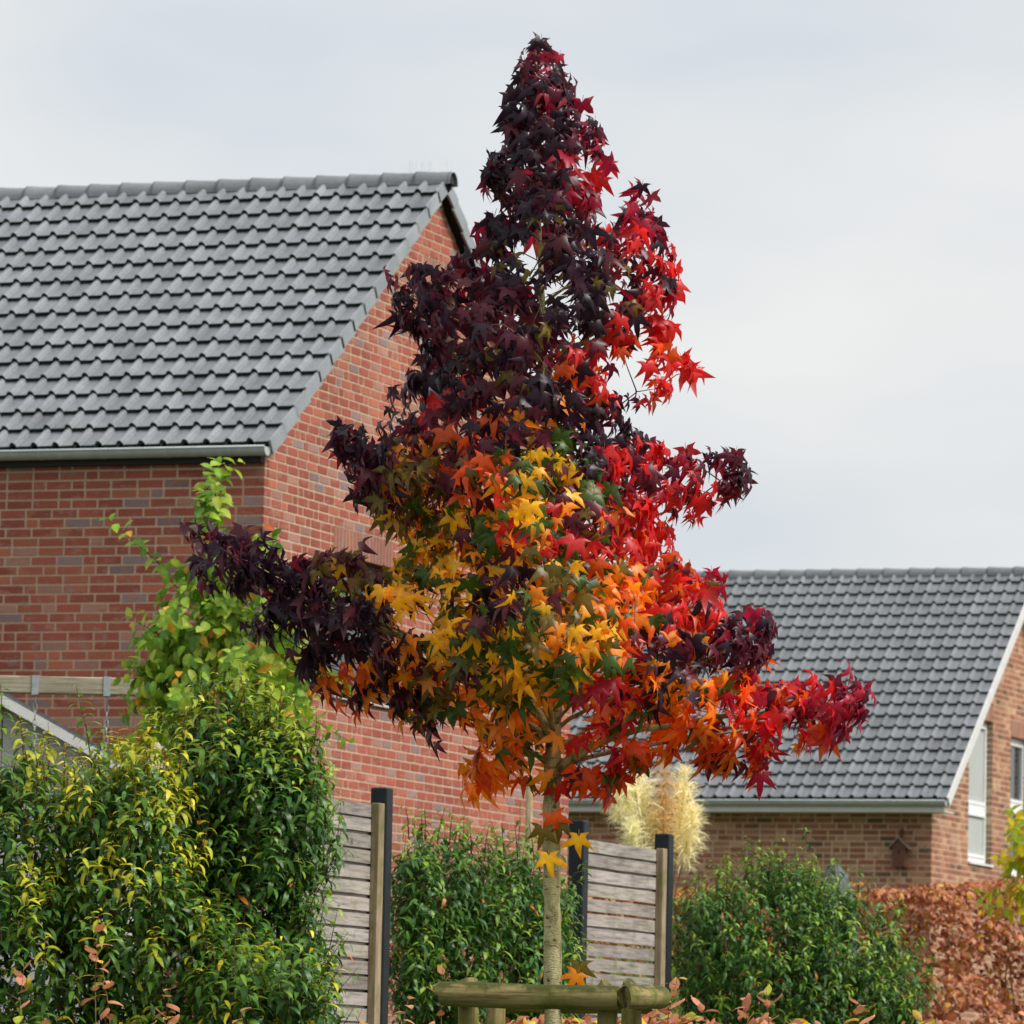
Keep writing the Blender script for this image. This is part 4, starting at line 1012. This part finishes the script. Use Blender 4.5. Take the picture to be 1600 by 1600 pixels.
# p purple-black, m maroon, c crimson, r red, s scarlet orange, o orange, y yellow, g green, v olive
CM = [(830,100,'pppmmc'),(830,250,'ppppmm'),(940,280,'cccmmr'),(950,200,'mmpc'),(1020,330,'cccp'),(1060,420,'rrrpc'),(850,400,'pppppmv'),(640,440,'pppm'),(700,500,'mpmp'),(800,560,'mmmppv'),(950,480,'ppppvm'),(1030,500,'rrp'),(1070,580,'rrrrs'),(960,580,'rrsp'),(640,600,'pppp'),(700,660,'ppmmr'),(830,650,'pppmo'),(950,680,'ppppm'),(560,720,'ppppm'),(650,740,'vvmo'),(720,720,'msvs'),(870,740,'gggyym'),(1000,740,'rrmmc'),(1060,740,'rrcm'),(1160,740,'mmp'),(1090,790,'rrm'),
 (700,850,'yyyggov'),(800,850,'ooggyr'),(930,830,'oogrrm'),(1030,860,'rrrs'),(780,920,'ppmygm'),(650,920,'yyyogg'),(880,920,'yyvggo'),(980,940,'ooosg'),(1080,950,'ssrr'),(1140,930,'rc'),(1200,980,'mmmpc'),(1140,1010,'ppmm'),(300,860,'ppppm'),(400,920,'ppppp'),(480,980,'ppppm'),(560,1000,'ppppm'),(600,1060,'ppom'),(650,1080,'mmoov'),(700,1000,'yyygvg'),(800,1040,'yyggv'),(850,1080,'gggyy'),(760,1100,'yoog'),(640,1150,'ppppm'),(930,1020,'yoovg'),(1000,1050,'pos'),(1050,1040,'ppoom'),(1080,1100,'ooosg'),(960,1100,'rcos'),(1180,1110,'ssrc'),(1250,1120,'srccm'),(1330,1100,'ccm'),(1290,1100,'crrc'),(1360,1070,'cccm'),(1240,1170,'ssrco'),(1150,1190,'smos'),(1060,1170,'ooss'),(970,1190,'gsssr'),(920,1210,'ssr'),(760,1230,'ooos'),(830,1190,'ooosg'),(820,1140,'ggoo'),(540,1112,'oosm'),(592,1105,'omps'),(556,872,'vvmm'),(600,905,'vmypv'),(680,1195,'soo')]
HOLES = [(985,600,22,16),(1000,560,12,10),(660,975,22,20),(655,1215,30,20),(905,1130,16,14),(1075,1190,14,10),(600,870,26,14),(720,1165,16,14),(830,420,9,11),(915,260,7,12),(955,330,9,14),(880,460,8,10),(700,1150,18,10),(930,1190,12,14)]
def gum_proto(seed):
    rs = random.Random(seed)
    ang = [0, R(52), -R(52), R(112), -R(112)]; order = sorted(range(5), key=lambda i: -ang[i])
    lens = [1.0, .93, .93, .62, .62]; v = [(0, 0, 0)]; ti = [(1.15, 1.35, 1.2)]; t_ = []
    A = [ang[i] + rs.gauss(0, .07) for i in order]; Ls = [lens[i]*rs.uniform(.88, 1.1) for i in order]
    def put(a, r_, z, c): v.append((-math.sin(a)*r_, math.cos(a)*r_, z)); ti.append(c); return len(v)-1
    sin_ = [put(A[0]+R(38), .20, .0, (1, 1, 1))]
    for i in range(4): sin_.append(put((A[i]+A[i+1])/2, .34*rs.uniform(.9, 1.1), .0, (1, 1, 1)))
    sin_.append(put(A[4]-R(38), .20, .0, (1, 1, 1)))
    for i in range(5):
        a, l = A[i], Ls[i]; w_ = .30 if l > .8 else .27
        mid = put(a, .52*l, .075, (1.08, 1.2, 1.1)); tip = put(a + rs.gauss(0, .04), l, .0, (.92, .85, .9))
        sh = [put(a+w_*.8, .60*l, 0, (1,1,1)), put(a-w_*.8, .60*l, 0, (1,1,1))]
        for q in ((0, sin_[i], mid), (sin_[i], sh[0], mid), (sh[0], tip, mid), (tip, sh[1], mid), (sh[1], sin_[i+1], mid), (sin_[i+1], 0, mid)): t_.append(q[::-1])
    # petiole
    b = len(v); v += [(-.012, 0, .005), (.012, 0, .005), (.01, -.34, .09), (-.01, -.34, .09)]; ti += [(.9, 1.0, .8)]*4; t_ += [(b, b+1, b+2), (b, b+2, b+3)]
    V = np.array(v, float); n = len(V)-4
    rr = np.hypot(V[:n, 0], V[:n, 1]); k1, k2, k3 = rs.uniform(.2, .75), rs.uniform(-.2, .75), rs.gauss(0, .3)
    k4 = rs.choice((0, .1, .25, .5)); tip_ = np.maximum(0, rr-.55); V[:n, 2] += -k1*rr**2 - k2*V[:n, 0]**2 + k3*V[:n, 0]*V[:n, 1] + k4*abs(V[:n, 0]) - rs.uniform(.1, .8)*tip_**1.5
    return V, np.array(t_), np.array(ti)
GUM = [gum_proto(100+i) for i in range(18)]

def sweetgum():
    random.seed(61); rng = np.random.default_rng(61)
    Y = 25.4; k = Y/F; base = base_at(864, Y); b0 = np.array(base); root = empty('sweetgum_tree', base)
    tag(root, 'young sweetgum tree with purple, red, orange and yellow autumn leaves inside the log guard', 'tree')
    TR = [(864, 1640, 14.5), (864, 1545, 13.8), (863, 1450, 13.2), (862, 1350, 12.8), (861, 1270, 12.6), (863, 1205, 13.0), (866, 1130, 11.8), (870, 1040, 10.5), (864, 920, 9.2), (858, 800, 8.0), (852, 650, 6.5), (848, 500, 5.0), (842, 350, 3.6), (838, 200, 2.4), (838, 75, 1.0)]
    def tp(py):
        for (xa, ya, ra), (xb, yb, rb) in zip(TR[:-1], TR[1:]):
            if ya >= py >= yb: t = (ya-py)/(ya-yb); return xa+(xb-xa)*t, ra+(rb-ra)*t
        return TR[-1][0], TR[-1][2]
    b = MB(); pts = [(0, 0, -.15)]; rr = [16*k]; py = 1690
    while py > 76:
        x, r_ = tp(py); wob = 1 + .04*math.sin(py*.11) + .035*math.sin(py*.043) + sum(.11*math.exp(-((py-yy)/9)**2) for yy in (1215, 1262, 1318, 1432, 1470, 1530))
        P = at(x, py, Y) - b0
        if P[2] > 0: pts.append(tuple(P)); rr.append(r_*k*wob)
        py -= 7
    b.tube(pts, rr, 14); tr = b.build('trunk', MAT['bark'], root, smooth=True)
    kn = MB()
    for (px, py) in ((856, 1432), (866, 1468), (858, 1530), (866, 1260), (858, 1215)):
        P = at(px, py, Y) - b0; P[1] -= 12.5*k
        kn.tube([P + np.array([0, .012, 0]), P + np.array([0, -.002, -.003]), P + np.array([0, -.006, -.004])], [.011, .010, .004], 8)
    kn.build('knot', MAT['twig_brown'], tr, smooth=True)
    # leaf anchor points inside the crown's volume
    poly = np.array(POLY, float); A_ = poly; B_ = np.roll(poly, -1, 0)
    def dist(x, y):
        ab = B_-A_; t = np.clip(((np.array([x, y])-A_)*ab).sum(1)/(ab**2).sum(1), 0, 1); q = A_ + ab*t[:, None]
        return np.sqrt(((q-np.array([x, y]))**2).sum(1)).min()
    leaves = []
    tries = 0
    while len(leaves) < 4300 and tries < 120000:
        tries += 1
        x = random.uniform(265, 1385); y = random.uniform(55, 1270)
        if not inpoly(x, y, POLY): continue
        d = dist(x, y)
        if d < (14 if random.random() < .8 else 5): continue
        if any(((x-hx_)/(a+12))**2 + ((y-hy_)/(c+12))**2 < 1 for hx_, hy_, a, c in HOLES): continue
        # thinner, airy foliage on the upper right
        if y < 700 and x > 930 and random.random() < .25: continue
        T = min(.95, 1.25*d*k + .05)
        z = T*(random.choice((-1, -1, 1))*(1-abs(random.gauss(0, .22))) if random.random() < .62 else random.uniform(-1, 1))
        gap = math.sin(x*.052 + z*4) * math.sin(y*.061 - z*3) + .5*math.sin(x*.021 - y*.027 + z*5)
        if gap > (.62 if y > 700 else .45) and y > 150 and random.random() < .85: continue          # airy gaps between the sprays
        if abs(x-866) < 34 and 1105 < y < 1262 and z < .06 and random.random() < .9: continue     # the trunk shows below the crown
        ly = 1205 - (x-868)*.38 if x < 1000 else 1150 - (x-1000)*.25
        if 880 < x < 1060 and abs(y-ly) < 24 and z < -.02 and random.random() < .75: continue    # and the limb to the right
        leaves.append((x, y, z, d))
    extra = [(858, 1352, -.14, 'y'), (903, 1322, -.12, 'y'), (846, 1310, -.15, 'v'), (874, 1300, -.12, 'v'), (868, 1288, -.14, 's'), (895, 1535, -.05, 'o'), (905, 1522, .0, 'v'), (1188, 1225, -.1, 'c')]
    cmx = np.array([(c[0], c[1]) for c in CM], float)
    M = []; wch = []; cols = []; pos = []
    def add(x, y, z, key, sz, face=False):
        Pc = at(x, y, Y + z) - b0; tx, _ = tp(min(1640, y+40))
        ax_ = at(tx, y, Y) - b0; out_ = Pc - ax_; out_[2] = 0; out_ = nrm(out_ + np.array([0, -.02, 0]))
        yd = out_*.30 + np.array([0, 0, -.95]) + rng.normal(0, .36, 3)
        nor = out_*.85 + np.array([0, -.08, .6]) + rng.normal(0, .55, 3)
        if face: yd = np.array([rng.normal(0, .2), -.1, -1]); nor = np.array([rng.normal(0, .3), -1, .35])
        yd = nrm(yd); P = Pc - yd*sz*.40
        c = vary(PAL[key], .22)
        M.append(frame(P, yd, nor, sz)); wch.append(random.randrange(len(GUM))); cols.append(c); pos.append((P, out_, z, yd, sz))
    for x, y, z, d in leaves:
        w_ = np.exp(-((cmx-np.array([x, y]))**2).sum(1)/(2*26.0**2)) + 1e-12; i = rng.choice(len(CM), p=w_/w_.sum())
        key = random.choice(CM[i][2])
        if z > .15 and key in 'gpv' and random.random() < .6 and y > 720: key = random.choice([q for q in CM[i][2] if q not in 'gpv'] or [key])
        if key == 'p' and z > -.02 and random.random() < .45: key = random.choice('mmc')
        if z < -.08 and key in 'yo' and y > 730 and x < 1010 and random.random() < .20: key = random.choice('ggvvm')
        if z < -.08 and key in 'sr' and y > 860 and random.random() < .12: key = random.choice('mmvc')
        small = .72 if y < 140 else 1.0
        add(x, y, z, key, min(.128, max(.05, random.gauss(.086, .018)))*small)
    for x, y, z, key in extra: add(x, y, z, key, .10, True)
    # branches: from the trunk to spread-out leaf anchors
    P3 = np.array([p[0] for p in pos[:len(leaves)]]); zf = at(864, 1200, Y)[2] - b0[2]; order = [int(np.argmax(P3[:, 2]))]; dmin = np.linalg.norm(P3-P3[order[0]], axis=1)
    for _ in range(230):
        i = int(np.argmax(dmin)); order.append(i); dmin = np.minimum(dmin, np.linalg.norm(P3-P3[i], axis=1))
    trunk_pts = np.array(pts); nodes = []; TS = (0, .12, .3, .5, .7, .85, 1)
    for n_, i in enumerate(order[1:]):
        tip = P3[i] + np.array([0, .03, .0]); hd = math.hypot(tip[0], tip[1])
        if hd < .08: continue
        if n_ < 40 and tip[2] <= zf + .06: continue
        if n_ < 40:                               # limbs from the trunk, rising at first and then levelling out
            z0 = max(zf, min(tip[2] - .42*hd - .12, tip[2]-.02)); j = int(np.argmin(abs(trunk_pts[:, 2]-z0))); S = trunk_pts[j]
            d = tip-S; h = np.array([d[0], d[1], 0]); c1 = S + h*.15 + np.array([0, 0, d[2]*.35]); c2 = S + h*.7 + np.array([0, 0, d[2]*.62]); c2 += rng.normal(0, .05, 3)
            q = [S*(1-t)**3 + 3*c1*t*(1-t)**2 + 3*c2*t*t*(1-t) + tip*t**3 for t in TS]; r0 = min(.013, .003 + .0065*(hd+.3)); nodes += q[2:]
            bb = MB(); bb.tube(q, [r0*(1-.85*t) for t in TS], 7); bb.build('branch', MAT['bark'], root, smooth=True)
        else:                                     # side twigs from the nearest lower point of a limb
            N_ = np.array(nodes); dd = np.linalg.norm(N_-tip, axis=1) + 1.2*np.maximum(0, N_[:, 2]-tip[2]+.02); S = N_[int(np.argmin(dd))]; d = tip-S
            q = [S, S + d*.5 + np.array([0, 0, .12*np.linalg.norm(d)]) + rng.normal(0, .012, 3), tip]; nodes += q[1:]
            bb = MB(); bb.tube(q, [.0034, .0026, .0012], 5); bb.build('twig', MAT['twig_brown'], root, smooth=True)
    # the two limbs that show: lower right and the stub on the left
    def pl(px, py, z=0): return at(px, py, Y+z) - b0
    bb = MB(); bb.tube([pl(868, 1205), pl(885, 1190, -.06), pl(915, 1172, -.12), pl(960, 1150, -.16), pl(1005, 1138, -.16), pl(1050, 1135, -.12), pl(1120, 1120, -.05), pl(1250, 1110, 0)], [x*k for x in (8, 7.5, 6.8, 6, 5.2, 4.6, 4, 2)], 10); bb.build('branch', MAT['bark'], root, smooth=True)
    bb = MB(); bb.tube([pl(864, 1165), pl(855, 1145, -.06), pl(846, 1120, -.1), pl(820, 1080, -.15), pl(700, 1020, -.2), pl(500, 950, -.1), pl(330, 880, 0)], [x*k for x in (8, 7.5, 6.5, 5.5, 5, 4, 1.5)], 10); bb.build('branch', MAT['bark'], root, smooth=True)
    # leaves: the 300 that face the camera most openly are single parts
    vis = sorted(range(len(pos)), key=lambda i: pos[i][2] - pos[i][4]*1.5 + random.gauss(0, .02))
    # spread them over the crown
    cell = {}; pick = []
    for i in vis:
        q = leaves[i] if i < len(leaves) else (0, i*99, 0, 0); kk = (int(q[0]//52), int(q[1]//52))
        if cell.get(kk, 0) < 1: cell[kk] = 1; pick.append(i)
        if len(pick) == 300: break
    for i in vis:
        if len(pick) >= 300: break
        if i not in pick: pick.append(i)
    ps = set(pick); gm = [proto_mesh('leaf', g_, MAT['leaf_gum']) for g_ in GUM]
    for i in pick: link('leaf', gm[wch[i]], root, Matrix([list(r_) for r_ in M[i]]), cols[i])
    r2 = [i for i in range(len(M)) if i not in ps]
    bulk('foliage', GUM, [wch[i] for i in r2], [M[i] for i in r2], [cols[i] for i in r2], MAT['leaf_gum'], root)['kind'] = 'stuff'
sweetgum()
